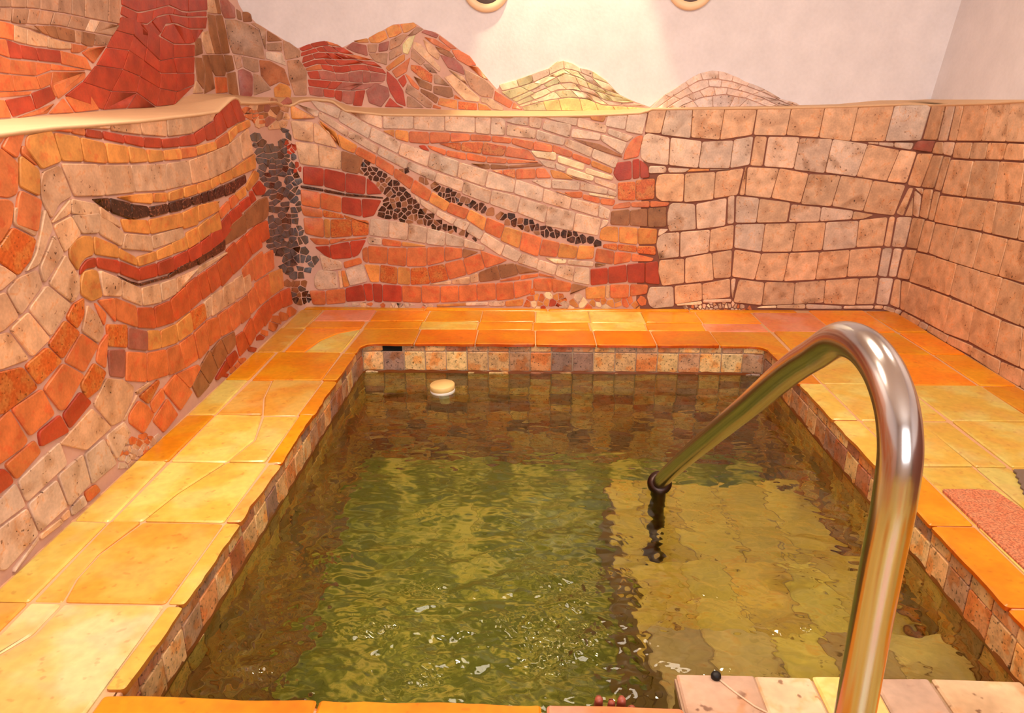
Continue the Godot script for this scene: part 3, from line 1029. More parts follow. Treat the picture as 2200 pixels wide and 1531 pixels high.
# ------------------------------------------------------------------ small things
func build_small_things() -> void:
	# round fixtures on the plaster, cut by the top of the picture
	var names := ["round cream-ringed wall fixture beside the lit patch of plaster", "round cream-ringed wall fixture above the pale mountain"]
	var centres := [Vector3(-0.2396, 1.683, -4.37), Vector3(0.8106, 1.690, -4.37)]
	for i in 2:
		var f := node("wall_fixture", centres[i])
		tag(f, names[i], "wall fixture", "", "round wall fixtures")
		var face := Transform3D(Basis(Vector3.RIGHT, PI / 2), Vector3.ZERO)
		var st := tool_()
		lathe(st, [[0.124, 0.0], [0.124, 0.012, 0], [0.118, 0.020], [0.105, 0.024], [0.092, 0.022], [0.084, 0.014]], face, 64)
		put(done(st), "ring", M["ring_plastic"], f)
		st = tool_()
		lathe(st, [[0.085, 0.008], [0.080, 0.011], [0.03, 0.014], [0.0, 0.014]], face, 48)
		put(done(st), "lens", M["lens"], f).set_meta("label", "dark grey disc")
	# capped float standing at the far side of the water
	var fl := node("pool_float", Vector3(-0.404, WATER_LEVEL, -3.335))
	fl.rotation_degrees = Vector3(2, 0, 3)
	tag(fl, "round cream topped float standing in the water near the skimmer slot", "float")
	var s := tool_()
	lathe(s, [[0.056, 0.014], [0.058, 0.020], [0.058, 0.036], [0.055, 0.040], [0.0, 0.041]], Transform3D(), 48)
	put(done(s), "cap", M["cream_plastic"], fl)
	s = tool_()
	lathe(s, [[0.0, -0.004], [0.054, -0.003], [0.058, 0.001], [0.058, 0.012], [0.055, 0.015]], Transform3D(), 48)
	put(done(s), "rim", M["white_plastic"], fl)
	s = tool_()
	lathe(s, [[0.0, -0.14], [0.024, -0.14], [0.025, -0.02], [0.029, -0.003]], Transform3D(), 32)
	put(done(s), "stem", M["white_plastic"], fl)
	# gritty red tile set proud in the coping on the handrail side
	var st := tool_()
	var p := PackedVector2Array([Vector2(1.268, 1.715), Vector2(1.268, 1.70), Vector2(1.45, 1.70), Vector2(1.448, 2.02), Vector2(1.43, 2.142), Vector2(1.36, 2.148), Vector2(1.268, 2.145)])
	stone(st, p, at_floor, -0.004, 0.007, 0.003, 0.001, 0.006, lin(226, 138, 94), 4.0)
	var anti := put(done(st), "anti_slip_tile", M["gritty"])
	tag(anti, "gritty salmon red tile lying proud on the yellow coping", "tile")
	# edge of a brown ribbed mat at the side of the picture
	st = tool_()
	var edge := [Vector2(1.565, 2.28)]
	for i in 16:
		var t := i / 15.0
		edge.append(Vector2(lerpf(1.562, 1.455, t) + (0.006 if i % 2 else -0.002), lerpf(2.272, 2.0, t)))
	edge += [Vector2(1.46, 1.95), Vector2(1.98, 1.95), Vector2(1.98, 2.28)]
	stone(st, PackedVector2Array(edge), at_floor, 0.001, 0.008, 0.002, 0.0, 0.0, Color(1, 1, 1), 2.0)
	tag(put(done(st), "floor_mat", M["mat"]), "brown mat with toothed edge lying on the yellow coping", "mat")
	# black clip with its cord on the top step
	var clip := node("cord_clip", Vector3(0.439, -0.137, -1.470))
	tag(clip, "thin pale cord with black end clip lying on the top step", "cord")
	st = tool_()
	lathe(st, [[0.0, 0.0], [0.011, 0.0], [0.012, 0.006], [0.011, 0.012], [0.006, 0.016], [0.0, 0.016]], Transform3D(Basis(Vector3.RIGHT, 0.3), Vector3(0, 0.001, -0.004)), 20)
	put(done(st), "clip", M["black_rubber"], clip)
	st = tool_()
	tube(st, [Vector3(0.004, 0.004, 0.002), Vector3(0.03, 0.003, 0.04), Vector3(0.065, 0.003, 0.085), Vector3(0.10, 0.004, 0.115), Vector3(0.116, 0.006, 0.135), Vector3(0.15, 0.01, 0.18)], 0.0022, 10)
	put(done(st), "cord", M["cord"], clip)
	build_hand()

func build_hand() -> void:
	# a hand on the inside of the near edge: only the tips of three fingers show over the tile
	var who := node("person", Vector3(0.168, -0.02, -1.262))
	tag(who, "fingertips of a hand showing over the near pool edge", "person")
	var bones := []   # a, b, radius at a, radius at b
	var tips := [[-0.023, 0.014, 0.0095], [0.003, 0.006, 0.0085], [0.0235, 0.0145, 0.0095], [0.045, -0.006, 0.0082]]
	for t in tips:
		var x: float = t[0]
		bones.append([Vector3(x, t[1] - 0.004, 0.002), Vector3(x, -0.022, -0.008), t[2] * 0.92, t[2]])
		bones.append([Vector3(x, -0.022, -0.008), Vector3(x * 0.98, -0.05, -0.012), t[2], t[2] * 1.06])
		bones.append([Vector3(x * 0.98, -0.05, -0.012), Vector3(x * 0.9 + 0.002, -0.095, -0.004), t[2] * 1.06, 0.012])
		bones.append([Vector3(x * 0.9 + 0.002, -0.095, -0.004), Vector3(0.012, -0.17, 0.0), 0.014, 0.02])
	bones.append([Vector3(-0.045, -0.10, -0.012), Vector3(-0.05, -0.07, -0.02), 0.011, 0.009])
	bones.append([Vector3(-0.045, -0.10, -0.012), Vector3(0.0, -0.165, -0.002), 0.012, 0.02])
	bones.append([Vector3(0.012, -0.17, 0.0), Vector3(0.02, -0.36, -0.02), 0.026, 0.033])
	var st := tool_()
	flesh(st, bones, Vector3(-0.075, -0.40, -0.06), Vector3(0.075, 0.035, 0.035), 0.0035, 0.006)
	put(done(st), "hand", M["skin"], who)
	for i in 3:
		st = tool_()
		var x: float = tips[i][0]
		lathe(st, [[0.0058, 0.0], [0.0052, 0.0012], [0.0, 0.0016]], Transform3D(Basis(Vector3.RIGHT, -PI / 2 + 0.25).scaled(Vector3(0.9, 1, 1.2)), Vector3(x, tips[i][1] - 0.004, -0.0066)), 16)
		put(done(st), "fingernail", M["nail"], who)

# one closed surface round tapered bones (surface nets on a grid)
func flesh(st: SurfaceTool, bones: Array, lo: Vector3, hi: Vector3, cell: float, blend: float) -> void:
	var n := Vector3i(((hi - lo) / cell).ceil()) + Vector3i.ONE
	var f := PackedFloat32Array()
	f.resize(n.x * n.y * n.z)
	var at := func(i: int, j: int, k: int) -> int: return (k * n.y + j) * n.x + i
	for k in n.z:
		for j in n.y:
			for i in n.x:
				var p := lo + Vector3(i, j, k) * cell
				var d := 1.0
				for b in bones:
					var a: Vector3 = b[0]
					var ab: Vector3 = b[1] - a
					var t := clampf((p - a).dot(ab) / ab.length_squared(), 0, 1)
					var e := p.distance_to(a + ab * t) - lerpf(b[2], b[3], t)
					var h := clampf(0.5 + 0.5 * (d - e) / blend, 0, 1)
					d = lerpf(d, e, h) - blend * h * (1 - h) * 0.6
				f[at.call(i, j, k)] = d
	var vert := {}
	for k in n.z - 1:
		for j in n.y - 1:
			for i in n.x - 1:
				var sum := Vector3.ZERO
				var count := 0
				for e in [[0, 1], [2, 3], [4, 5], [6, 7], [0, 2], [1, 3], [4, 6], [5, 7], [0, 4], [1, 5], [2, 6], [3, 7]]:
					var a := Vector3i(i + (e[0] & 1), j + ((e[0] >> 1) & 1), k + (e[0] >> 2))
					var b := Vector3i(i + (e[1] & 1), j + ((e[1] >> 1) & 1), k + (e[1] >> 2))
					var da := f[at.call(a.x, a.y, a.z)]
					var db := f[at.call(b.x, b.y, b.z)]
					if (da < 0) != (db < 0):
						sum += Vector3(a).lerp(Vector3(b), da / (da - db))
						count += 1
				if count: vert[Vector3i(i, j, k)] = lo + sum / count * cell
	st.set_smooth_group(0)
	for k in range(1, n.z - 1):
		for j in range(1, n.y - 1):
			for i in range(1, n.x - 1):
				var d0 := f[at.call(i, j, k)]
				for ax in 3:
					var o := Vector3i(1 if ax == 0 else 0, 1 if ax == 1 else 0, 1 if ax == 2 else 0)
					var d1 := f[at.call(i + o.x, j + o.y, k + o.z)]
					if (d0 < 0) == (d1 < 0): continue
					var u := Vector3i(o.z, o.x, o.y)
					var w := Vector3i(o.y, o.z, o.x)
					var c := Vector3i(i, j, k)
					var q := [c - u - w, c - w, c, c - u]
					var ok := true
					for z in q:
						if not vert.has(z): ok = false
					if not ok: continue
					if d0 < 0: quad(st, vert[q[0]], vert[q[1]], vert[q[2]], vert[q[3]])
					else: quad(st, vert[q[0]], vert[q[3]], vert[q[2]], vert[q[1]])

# ------------------------------------------------------------------ outlines of the stones, in millimetres along and up the walls
const WALL_STONES := [
	"t", [7353,1075,7448,1091,7424,958,7335,964],
	"c", [7448,1091,7582,1093,7582,934,7423,953],
	"t", [7582,1093,7750,1085,7736,926,7582,939],
	"t", [7750,1092,7918,1082,7906,952,7736,926],
	"c", [7334,950,7355,963,7473,940,7475,794,7354,808,7322,833,7319,895],
	"c", [7476,941,7644,922,7634,780,7475,795],
	"c", [7644,919,7810,926,7803,779,7634,780],
	"c", [7810,929,7913,948,7907,798,7803,779],
	"c", [7373,791,7467,787,7464,754,7367,752],
	"c", [7470,785,7594,779,7564,756,7475,756],
	"y", [7594,779,7694,779,7695,766,7571,761],
	"c", [7697,776,7805,776,7806,773,7698,768],
	"t", [7418,743,7449,751,7563,753,7567,601,7447,604,7416,625,7410,688],
	"t", [7565,753,7729,763,7729,614,7569,598],
	"t", [7729,763,7879,783,7859,639,7729,619],
	"t", [7885,786,7893,793,7896,638,7864,638],
	"c", [7493,587,7515,598,7632,591,7649,452,7501,438,7486,483,7485,543],
	"c", [7636,592,7802,625,7807,472,7651,451],
	"c", [7806,632,7843,641,7853,485,7815,480],
	"c", [7441,409,7469,430,7559,439,7566,298,7457,285,7455,287,7433,366],
	"c", [7562,439,7726,452,7728,323,7569,295],
	"t", [7726,452,7854,481,7859,343,7728,328],
	"t", [7457,281,7596,290,7606,149,7481,132,7453,212],
	"t", [7599,293,7745,323,7769,167,7608,147],
	"t", [7745,320,7856,341,7863,183,7768,175],
	"c", [7412,128,7413,128,7546,131,7558,12,7441,0,7414,18,7397,74],
	"t", [7550,134,7704,152,7713,50,7560,25],
	"t", [7704,147,7859,179,7871,68,7713,50],
	"w", [7567,29,7713,48,7715,24,7573,17],
	"c", [7718,55,7877,61,7879,42,7717,35],
	"t", [7919,1087,8095,1090,8083,948,7911,951],
	"t", [8095,1085,8269,1097,8255,939,8083,951],
	"t", [8268,1090,8442,1098,8425,920,8255,939],
	"t", [8441,1093,8627,1102,8605,920,8425,920],
	"c", [8627,1102,8816,1105,8789,927,8605,920],
	"t", [8825,1109,8950,1107,8921,936,8799,931],
	"c", [8963,1114,9046,1114,9019,937,8933,932],
	"t", [9057,1116,9125,1116,9108,941,9034,940],
	"t", [9131,1117,9334,1120,9329,953,9113,942],
	"t", [9334,1118,9492,1126,9517,960,9329,953],
	"t", [9492,1124,9658,1130,9689,967,9517,960],
	"t", [9658,1130,9828,1133,9865,974,9689,967],
	"t", [9828,1133,9984,1136,10022,980,9865,974],
	"t", [7920,948,7985,945,7977,790,7909,794],
	"c", [7991,945,8158,943,8143,779,7982,790],
	"c", [8158,938,8331,934,8310,754,8142,774],
	"c", [8331,934,8518,908,8480,738,8311,759],
	"t", [8518,908,8690,877,8646,715,8480,738],
	"t", [8691,879,8778,870,8751,705,8646,713],
	"t", [8782,863,8909,870,8835,691,8755,696],
	"t", [8913,862,9013,868,8973,701,8845,693],
	"t", [9021,865,9084,865,9047,696,8983,696],
	"t", [9092,855,9296,864,9284,696,9058,686],
	"t", [9296,866,9500,878,9501,712,9284,696],
	"t", [9500,878,9683,886,9696,724,9501,708],
	"t", [9683,886,9857,895,9873,734,9696,722],
	"t", [9857,895,10016,905,10045,746,9873,732],
	"c", [8514,919,8573,917,8574,903,8520,908],
	"c", [8573,917,8653,915,8656,890,8575,901],
	"c", [8653,917,8757,916,8749,877,8656,890],
	"m", [8768,926,8905,935,8891,874,8752,879],
	"t", [8920,928,8990,932,9011,872,8900,870],
	"c", [8990,932,9097,937,9089,869,9011,872],
	"t", [9105,936,9257,944,9254,868,9105,862],
	"t", [9257,944,9384,951,9386,876,9254,868],
	"t", [9384,951,9528,957,9518,884,9386,876],
	"t", [9528,957,9656,960,9669,892,9518,884],
	"t", [9655,962,9793,967,9807,897,9669,890],
	"t", [9793,967,9949,973,9964,905,9807,897],
	"t", [7896,788,8067,781,8038,621,7897,637],
	"t", [8067,783,8228,755,8201,596,8039,623],
	"t", [8228,753,8399,745,8370,579,8201,591],
	"t", [8399,745,8575,721,8542,554,8370,581],
	"t", [8574,719,8749,696,8714,530,8542,552],
	"t", [8765,684,8792,686,8761,531,8720,543],
	"t", [8796,642,8815,536,8765,530],
	"c", [8798,675,8857,650,8869,536,8817,544],
	"c", [8793,686,8868,690,8868,653],
	"t", [8877,688,8967,698,8964,543,8879,546],
	"t", [8983,690,9039,693,9027,544,8975,544],
	"c", [7849,636,7977,624,7973,489,7858,488],
	"t", [7977,621,8147,601,8139,493,7973,489],
	"c", [8152,592,8316,576,8316,497,8148,493],
	"c", [8316,578,8493,558,8488,510,8316,497],
	"t", [8492,556,8607,536,8558,513,8488,507],
	"c", [7860,481,8023,485,8018,328,7864,350],
	"t", [8023,485,8192,490,8183,330,8018,328],
	"t", [8192,490,8352,495,8351,340,8183,330],
	"c", [8352,495,8529,504,8533,353,8351,337],
	"t", [8529,507,8682,525,8682,362,8533,356],
	"t", [8690,528,8721,528,8721,357,8684,363],
	"c", [8729,525,8811,533,8798,365,8725,360],
	"t", [8817,531,8937,541,8910,378,8805,367],
	"t", [8947,537,9045,541,9025,377,8920,370],
	"t", [7867,342,8020,321,7996,170,7867,187],
	"t", [8020,321,8173,325,8158,162,7996,170],
	"t", [8173,325,8337,331,8334,172,8158,162],
	"t", [8337,331,8502,344,8506,187,8334,172],
	"t", [8502,344,8674,358,8671,194,8506,190],
	"c", [8680,354,8733,356,8728,190,8676,197],
	"c", [8738,356,8784,358,8776,196,8733,193],
	"t", [8794,357,8903,371,8878,203,8781,193],
	"c", [7863,175,7893,181,7885,54,7871,103],
	"t", [7908,174,8054,157,8050,23,7888,40],
	"t", [8055,160,8224,156,8226,30,8050,23],
	"t", [8224,156,8391,171,8396,40,8226,30],
	"t", [8391,171,8576,184,8576,27,8396,34],
	"t", [8578,181,8683,190,8682,33,8577,32],
	"c", [8688,187,8763,188,8758,33,8689,34],
	"t", [8768,187,8806,189,8829,29,8764,38],
	"t", [8813,186,8910,196,8885,33,8837,28],
	"w", [8054,20,8133,25,8135,7,8017,6],
	"t", [8133,25,8297,34,8301,3,8135,7],
	"c", [8297,34,8503,23,8506,3,8301,3],
	"c", [8514,24,8681,28,8676,6,8510,5],
	"t", [8685,28,8735,30,8731,6,8682,6],
	"c", [8735,30,8802,21,8797,-7,8731,6],
	"c", [8803,24,8858,24,8833,-9,8797,-7],
	"t", [9052,677,9267,691,9252,552,9036,541],
	"t", [9267,691,9468,702,9467,566,9252,552],
	"t", [9468,704,9544,708,9545,566,9467,564],
	"t", [9544,708,9727,716,9736,576,9545,566],
	"t", [9726,720,9915,732,9926,586,9736,574],
	"t", [9915,732,10089,744,10115,595,9926,585],
	"t", [9052,538,9261,550,9236,381,9037,381],
	"t", [9261,550,9469,559,9453,390,9236,381],
	"t", [9469,559,9673,567,9658,400,9453,390],
	"t", [9673,569,9855,575,9841,411,9658,400],
	"t", [9855,577,10059,587,10051,425,9841,409],
	"t", [8910,362,9115,378,9101,213,8889,196],
	"t", [9115,375,9320,384,9304,222,9101,211],
	"t", [9320,384,9516,392,9496,226,9304,224],
	"t", [9516,392,9692,401,9681,230,9496,226],
	"t", [9692,401,9874,405,9870,236,9681,232],
	"t", [9874,407,10082,417,10094,252,9870,238],
	"t", [8905,193,9119,203,9109,39,8887,32],
	"t", [9119,206,9327,216,9311,40,9109,36],
	"t", [9326,213,9526,224,9528,59,9310,37],
	"t", [9526,222,9743,226,9747,60,9528,61],
	"t", [9743,224,9897,235,9929,72,9747,64],
	"t", [9896,237,10143,244,10170,90,9929,72],
	"t", [8871,26,9073,29,9057,-7,8851,-6],
	"c", [9073,29,9154,31,9148,-3,9057,-7],
	"t", [9154,31,9365,37,9358,-4,9148,-3],
	"t", [9366,39,9574,52,9571,2,9358,-4],
	"t", [9574,50,9797,57,9802,-8,9571,2],
	"t", [9797,55,9955,70,9960,-5,9802,-8],
	"t", [9955,70,10175,92,10186,7,9960,-5],
	"c", [5751,1076,5942,1057,5942,978,5865,1009],
	"c", [5947,1056,6111,1053,6109,980,5943,981],
	"c", [6111,1053,6277,1053,6275,968,6108,977],
	"c", [6277,1053,6439,1044,6437,960,6275,971],
	"c", [6439,1044,6523,1050,6516,951,6437,960],
	"c", [6524,1052,6600,1032,6598,949,6516,951],
	"y", [5938,973,6009,980,6002,934,5996,941],
	"y", [6009,980,6082,971,6081,911,6007,932],
	"o", [6082,971,6191,967,6193,904,6081,911],
	"o", [6191,967,6304,964,6303,913,6193,906],
	"o", [6304,964,6411,957,6410,921,6303,913],
	"o", [6411,957,6524,949,6524,918,6410,921],
	"o", [6524,949,6635,937,6629,906,6524,915],
	"o", [6635,940,6752,920,6744,871,6629,906],
	"o", [6753,923,6852,902,6848,861,6744,874],
	"c", [6595,1020,6652,1047,6719,1051,6722,997,6651,1005],
	"c", [6725,1052,6797,1035,6786,981,6722,993],
	"c", [6806,1031,6951,1008,6941,935,6790,981],
	"c", [6952,987,7108,960,7104,922,6944,939],
	"c", [7108,957,7250,914,7224,848,7104,925],
	"c", [6796,1054,6981,1038,6977,995,6802,1039],
	"c", [6981,1042,7139,1001,7135,958,6977,992],
	"c", [7145,988,7285,945,7248,914,7138,957],
	"c", [7141,1061,7243,1058,7234,976,7123,997],
	"c", [7243,1060,7350,1066,7327,952,7233,969],
	"y", [7042,1056,7133,1056,7121,1015,7050,1029],
	"b", [6954,935,7100,907,7226,847,7225,834,7085,875],
	"c", [6606,1010,6763,980,6760,929,6601,948],
	"c", [6763,980,6921,935,6911,895,6760,927],
	"c", [6921,935,7070,885,7056,833,6911,895],
	"c", [7070,885,7210,829,7190,776,7057,835],
	"o", [6747,918,6850,898,6851,861,6747,874],
	"o", [6850,905,6962,866,6953,832,6851,861],
	"o", [6960,862,7062,826,7056,792,6953,832],
	"y", [7062,824,7177,778,7173,746,7056,792],
	"w", [6731,871,6873,863,6871,817,6761,836],
	"w", [6879,848,7029,802,7021,765,6876,809],
	"w", [7032,784,7184,738,7177,714,7025,752],
	"c", [6772,826,6868,813,6869,774,6809,787],
	"c", [6868,811,6926,784,6921,758,6869,774],
	"w", [6934,784,7080,738,7073,709,6923,747],
	"c", [7085,733,7202,694,7204,659,7077,703],
	"y", [6836,774,6908,760,6971,719,6854,725],
	"y", [6908,758,6958,744,7033,712,6971,721],
	"c", [6958,744,7061,704,7062,698,7033,712],
	"c", [6735,714,6848,723,6849,669,6807,676],
	"c", [6848,721,7005,711,7001,660,6849,671],
	"c", [7005,711,7158,671,7152,639,7001,663],
	"c", [7158,671,7208,650,7206,626,7152,639],
	"y", [6952,637,6961,622,6924,638,6874,660],
	"o", [6913,654,7021,657,7017,620,6961,622],
	"o", [7020,645,7115,622,7116,588,7017,615],
	"o", [7115,622,7201,613,7190,577,7116,588],
	"w", [7053,652,7199,630,7192,614,7051,636],
	"o", [7333,953,7313,839,7227,821,7239,875,7269,926,7299,948],
	"v", [6245,909,6363,914,6358,866,6245,904],
	"v", [6363,914,6483,918,6469,853,6358,869],
	"v", [6483,918,6610,894,6588,840,6469,850],
	"o", [6611,896,6724,874,6767,818,6589,842],
	"o", [6174,901,6282,876,6277,842,6194,876],
	"o", [6281,874,6388,858,6388,818,6277,842],
	"o", [6388,861,6497,841,6493,807,6388,821],
	"o", [6498,843,6609,832,6605,802,6493,807],
	"o", [6608,827,6765,819,6780,809,6605,802],
	"b", [6406,805,6515,802,6516,770,6472,778],
	"b", [6515,802,6617,794,6617,778,6516,770],
	"b", [6617,794,6780,807,6809,790,6617,778],
	"o", [6517,767,6584,771,6584,746,6579,746],
	"v", [6584,771,6654,775,6654,723,6584,746],
	"o", [6654,775,6761,779,6765,725,6654,720],
	"o", [6761,779,6810,783,6851,728,6765,725],
	"r", [6126,897,6167,901,6194,866,6153,874],
	"c", [5558,1137,5728,1083,5709,1029,5603,1077],
	"c", [5728,1083,5886,994,5864,928,5706,1022],
	"c", [5886,994,6040,912,6019,851,5864,929],
	"c", [6040,912,6194,862,6176,782,6018,849],
	"c", [6195,864,6349,815,6334,727,6176,782],
	"c", [6349,812,6507,765,6485,678,6334,730],
	"c", [6507,765,6654,717,6643,645,6485,676],
	"c", [6655,722,6808,674,6798,596,6643,643],
	"c", [5485,1115,5611,1074,5600,1040,5580,1044],
	"c", [5611,1074,5762,975,5749,937,5599,1038],
	"c", [5764,979,5919,890,5903,850,5749,939],
	"c", [5920,892,6076,816,6058,770,5903,850],
	"c", [6076,816,6225,756,6210,705,6060,777],
	"c", [6225,756,6373,712,6359,648,6210,705],
	"c", [6373,712,6523,659,6510,586,6357,643],
	"c", [6524,664,6681,627,6660,535,6510,586],
	"c", [6680,624,6832,578,6814,482,6661,540],
	"c", [6807,673,6961,621,6949,556,6799,597],
	"c", [6961,621,7112,585,7106,516,6951,564],
	"c", [7112,588,7176,555,7166,504,7106,516],
	"c", [6831,578,6984,546,6970,440,6814,468],
	"c", [6983,541,7127,508,7111,414,6970,440],
	"c", [7131,506,7169,500,7161,475,7116,449],
	"y", [5601,1032,5695,964,5713,880,5624,986],
	"y", [5696,960,5806,896,5782,852,5713,880],
	"o", [5805,893,5903,846,5891,793,5782,852],
	"o", [5903,846,5999,787,5987,732,5891,793],
	"o", [5998,782,6102,721,6077,660,5987,732],
	"o", [6102,721,6197,656,6174,596,6074,653],
	"y", [6197,656,6294,593,6269,541,6175,598],
	"o", [6294,598,6402,559,6375,501,6269,544],
	"y", [6403,561,6494,512,6478,437,6377,505],
	"o", [6495,518,6597,475,6569,395,6478,437],
	"y", [6594,467,6692,438,6674,341,6566,387],
	"o", [6692,438,6802,404,6780,295,6673,333],
	"o", [6805,400,6902,377,6886,293,6782,303],
	"y", [6902,377,7004,355,6991,285,6886,293],
	"y", [7006,363,7095,358,7090,285,6991,283],
	"o", [7105,349,7206,329,7200,254,7094,270],
	"o", [7206,329,7304,320,7297,269,7200,251],
	"o", [7304,320,7428,292,7418,272,7298,271],
	"c", [6093,635,6126,617,6131,581,6114,594],
	"c", [6126,617,6224,563,6211,525,6131,581],
	"c", [6222,558,6329,508,6304,470,6211,525],
	"c", [6330,511,6404,484,6376,436,6304,470],
	"c", [6402,482,6481,433,6455,386,6376,436],
	"c", [6481,433,6596,362,6570,298,6451,379],
	"c", [6599,370,6693,313,6661,261,6572,303],
	"c", [6696,318,6786,285,6773,226,6661,261],
	"c", [6786,282,6891,249,6874,188,6765,224],
	"c", [6891,252,6988,244,6977,152,6875,190],
	"c", [6988,241,7069,237,7073,135,6977,152],
	"w", [6815,293,6942,281,6937,259,6875,257],
	"c", [6946,282,7094,270,7090,239,6942,253],
	"b", [7097,266,7167,255,7098,235],
	"y", [5456,1094,5465,1104,5592,1036,5455,1030],
	"t", [5448,1027,5573,1018,5567,910,5458,929],
	"t", [5573,1018,5659,970,5695,881,5567,910],
	"t", [5464,919,5589,901,5588,784,5481,799],
	"t", [5589,901,5711,872,5707,768,5588,784],
	"b", [5711,872,5832,833,5798,744,5706,763],
	"y", [5597,1022,5628,995,5657,948,5619,987],
	"o", [5628,995,5666,956,5687,909,5657,948],
	"y", [5666,956,5696,917,5711,881,5687,909],
	"r", [5496,789,5612,776,5603,678,5488,692],
	"r", [5612,776,5727,753,5718,647,5603,678],
	"r", [5727,753,5839,733,5828,635,5718,647],
	"r", [5842,730,5888,692,5926,640,5835,635],
	"d", [5473,689,5602,667,5601,650,5475,671],
	"d", [5602,667,5718,644,5717,628,5601,648],
	"d", [5718,644,5927,624,5927,612,5717,628],
	"o", [5471,666,5581,647,5574,559,5470,579],
	"o", [5581,647,5697,623,5691,535,5574,559],
	"r", [5697,625,5805,612,5804,515,5691,535],
	"r", [5806,615,5919,608,5871,520,5804,507],
	"o", [5461,582,5586,554,5585,508,5476,521],
	"v", [5586,554,5697,528,5708,504,5586,511],
	"v", [5697,528,5842,476,5838,476,5708,504],
	"o", [5474,511,5589,506,5583,395,5475,421],
	"y", [5589,506,5626,501,5620,396,5584,398],
	"v", [5626,501,5740,503,5743,407,5620,396],
	"v", [5740,503,5840,495,5835,412,5743,407],
	"o", [5494,398,5609,391,5614,358,5532,356],
	"o", [5609,391,5718,394,5665,374,5614,358],
	"o", [5718,394,5825,407,5820,393,5665,374],
	"r", [5521,346,5608,355,5614,275,5575,298],
	"r", [5608,355,5723,379,5734,283,5614,275],
	"r", [5723,379,5821,389,5773,302,5734,283],
	"c", [5849,508,5952,495,5945,398,5835,411],
	"c", [5952,495,6060,482,6051,383,5945,398],
	"c", [6060,482,6164,457,6153,365,6051,383],
	"c", [6164,457,6266,431,6259,352,6153,365],
	"c", [6266,431,6367,399,6362,348,6259,355],
	"c", [6367,399,6486,353,6478,327,6362,348],
	"c", [5826,405,5907,397,5905,355,5829,363],
	"o", [5907,397,6017,380,6016,347,5905,355],
	"y", [6017,380,6151,359,6151,348,6016,350],
	"o", [5791,336,5825,352,5822,252,5791,269],
	"o", [5825,355,5939,347,5929,251,5822,255],
	"o", [5939,344,6046,345,6036,236,5928,248],
	"o", [6046,345,6157,348,6154,239,6036,236],
	"o", [6157,348,6255,351,6256,266,6154,241],
	"o", [6255,351,6357,343,6356,288,6256,266],
	"b", [6357,343,6451,322,6372,288,6356,288],
	"y", [5796,250,5889,245,5879,143,5827,145],
	"v", [5889,248,5987,234,5981,132,5880,146],
	"y", [5987,234,6059,230,6056,129,5981,135],
	"v", [6059,228,6154,235,6171,138,6056,129],
	"v", [6154,235,6252,255,6276,161,6171,138],
	"o", [6252,255,6356,282,6380,190,6276,161],
	"o", [6356,282,6459,316,6483,228,6381,187],
	"o", [6454,334,6612,277,6572,257,6483,228],
	"c", [5546,306,5672,262,5675,220,5562,204],
	"o", [5678,261,5781,290,5791,253,5684,220],
	"c", [5527,206,5550,217,5637,205,5644,106,5526,97,5505,115,5505,170],
	"t", [5644,210,5663,213,5672,112,5650,106],
	"y", [5663,211,5686,215,5709,121,5672,112],
	"c", [5686,215,5792,250,5814,148,5709,121],
	"t", [6164,137,6291,161,6291,133,6171,130],
	"t", [6291,161,6395,183,6396,136,6291,136],
	"t", [6395,189,6441,206,6448,150,6396,139],
	"b", [6442,204,6552,249,6570,164,6449,147],
	"b", [6552,249,6646,262,6673,195,6569,166],
	"b", [6647,259,6780,215,6788,211,6673,195],
	"o", [6561,162,6682,190,6679,161,6569,153],
	"o", [6682,190,6784,203,6784,183,6679,161],
	"o", [6784,205,6878,183,6868,178,6784,185],
	"o", [5471,97,5566,95,5564,10,5485,11],
	"o", [5566,95,5681,110,5679,21,5564,10],
	"r", [5681,110,5783,134,5797,35,5679,27],
	"r", [5783,136,5837,140,5840,36,5797,32],
	"r", [5837,140,5896,135,5890,25,5840,30],
	"r", [5896,133,6006,128,6004,29,5890,33],
	"o", [6006,128,6117,123,6116,25,6004,31],
	"o", [6117,129,6225,127,6223,28,6116,25],
	"o", [6225,124,6329,131,6330,33,6223,28],
	"o", [6329,128,6433,138,6435,40,6330,33],
	"o", [6433,140,6541,148,6544,47,6435,37],
	"o", [6542,145,6642,153,6648,52,6544,41],
	"o", [6642,153,6748,166,6741,84,6648,52],
	"o", [6752,170,6862,178,6863,98,6762,107],
	"o", [6862,175,6886,177,6887,89,6863,92],
	"o", [6754,172,6858,178,6862,94,6751,100],
	"o", [6858,175,6973,148,6965,96,6862,94],
	"b", [6973,148,7073,125,6965,85,6964,86],
	"y", [7048,121,7164,136,7165,59,7053,52],
	"t", [7164,136,7188,138,7191,59,7165,59],
	"o", [7187,141,7297,142,7296,61,7191,59],
	"o", [7301,144,7404,141,7400,87,7302,70],
	"r", [7073,229,7173,238,7177,143,7078,132],
	"r", [7173,241,7276,257,7285,154,7177,143],
	"r", [7276,257,7378,268,7384,148,7285,151],
	"r", [7378,265,7450,277,7469,140,7384,148],
	"y", [7123,449,7148,469,7220,467,7225,377,7130,390,7117,401],
	"y", [7224,468,7329,460,7332,366,7227,376],
	"y", [7328,462,7436,456,7436,370,7332,366],
	"v", [7143,371,7220,375,7222,332,7135,349],
	"v", [7220,372,7329,361,7329,321,7222,335],
	"v", [7329,361,7431,359,7437,307,7329,319],
	"c", [7444,457,7501,454,7477,432,7439,409],
	"b", [7176,553,7280,563,7281,471,7174,476],
	"b", [7280,558,7376,567,7381,465,7281,471],
	"b", [7376,567,7478,576,7485,466,7381,462],
	"o", [7196,589,7283,605,7284,571,7179,560],
	"o", [7283,600,7385,608,7387,570,7284,573],
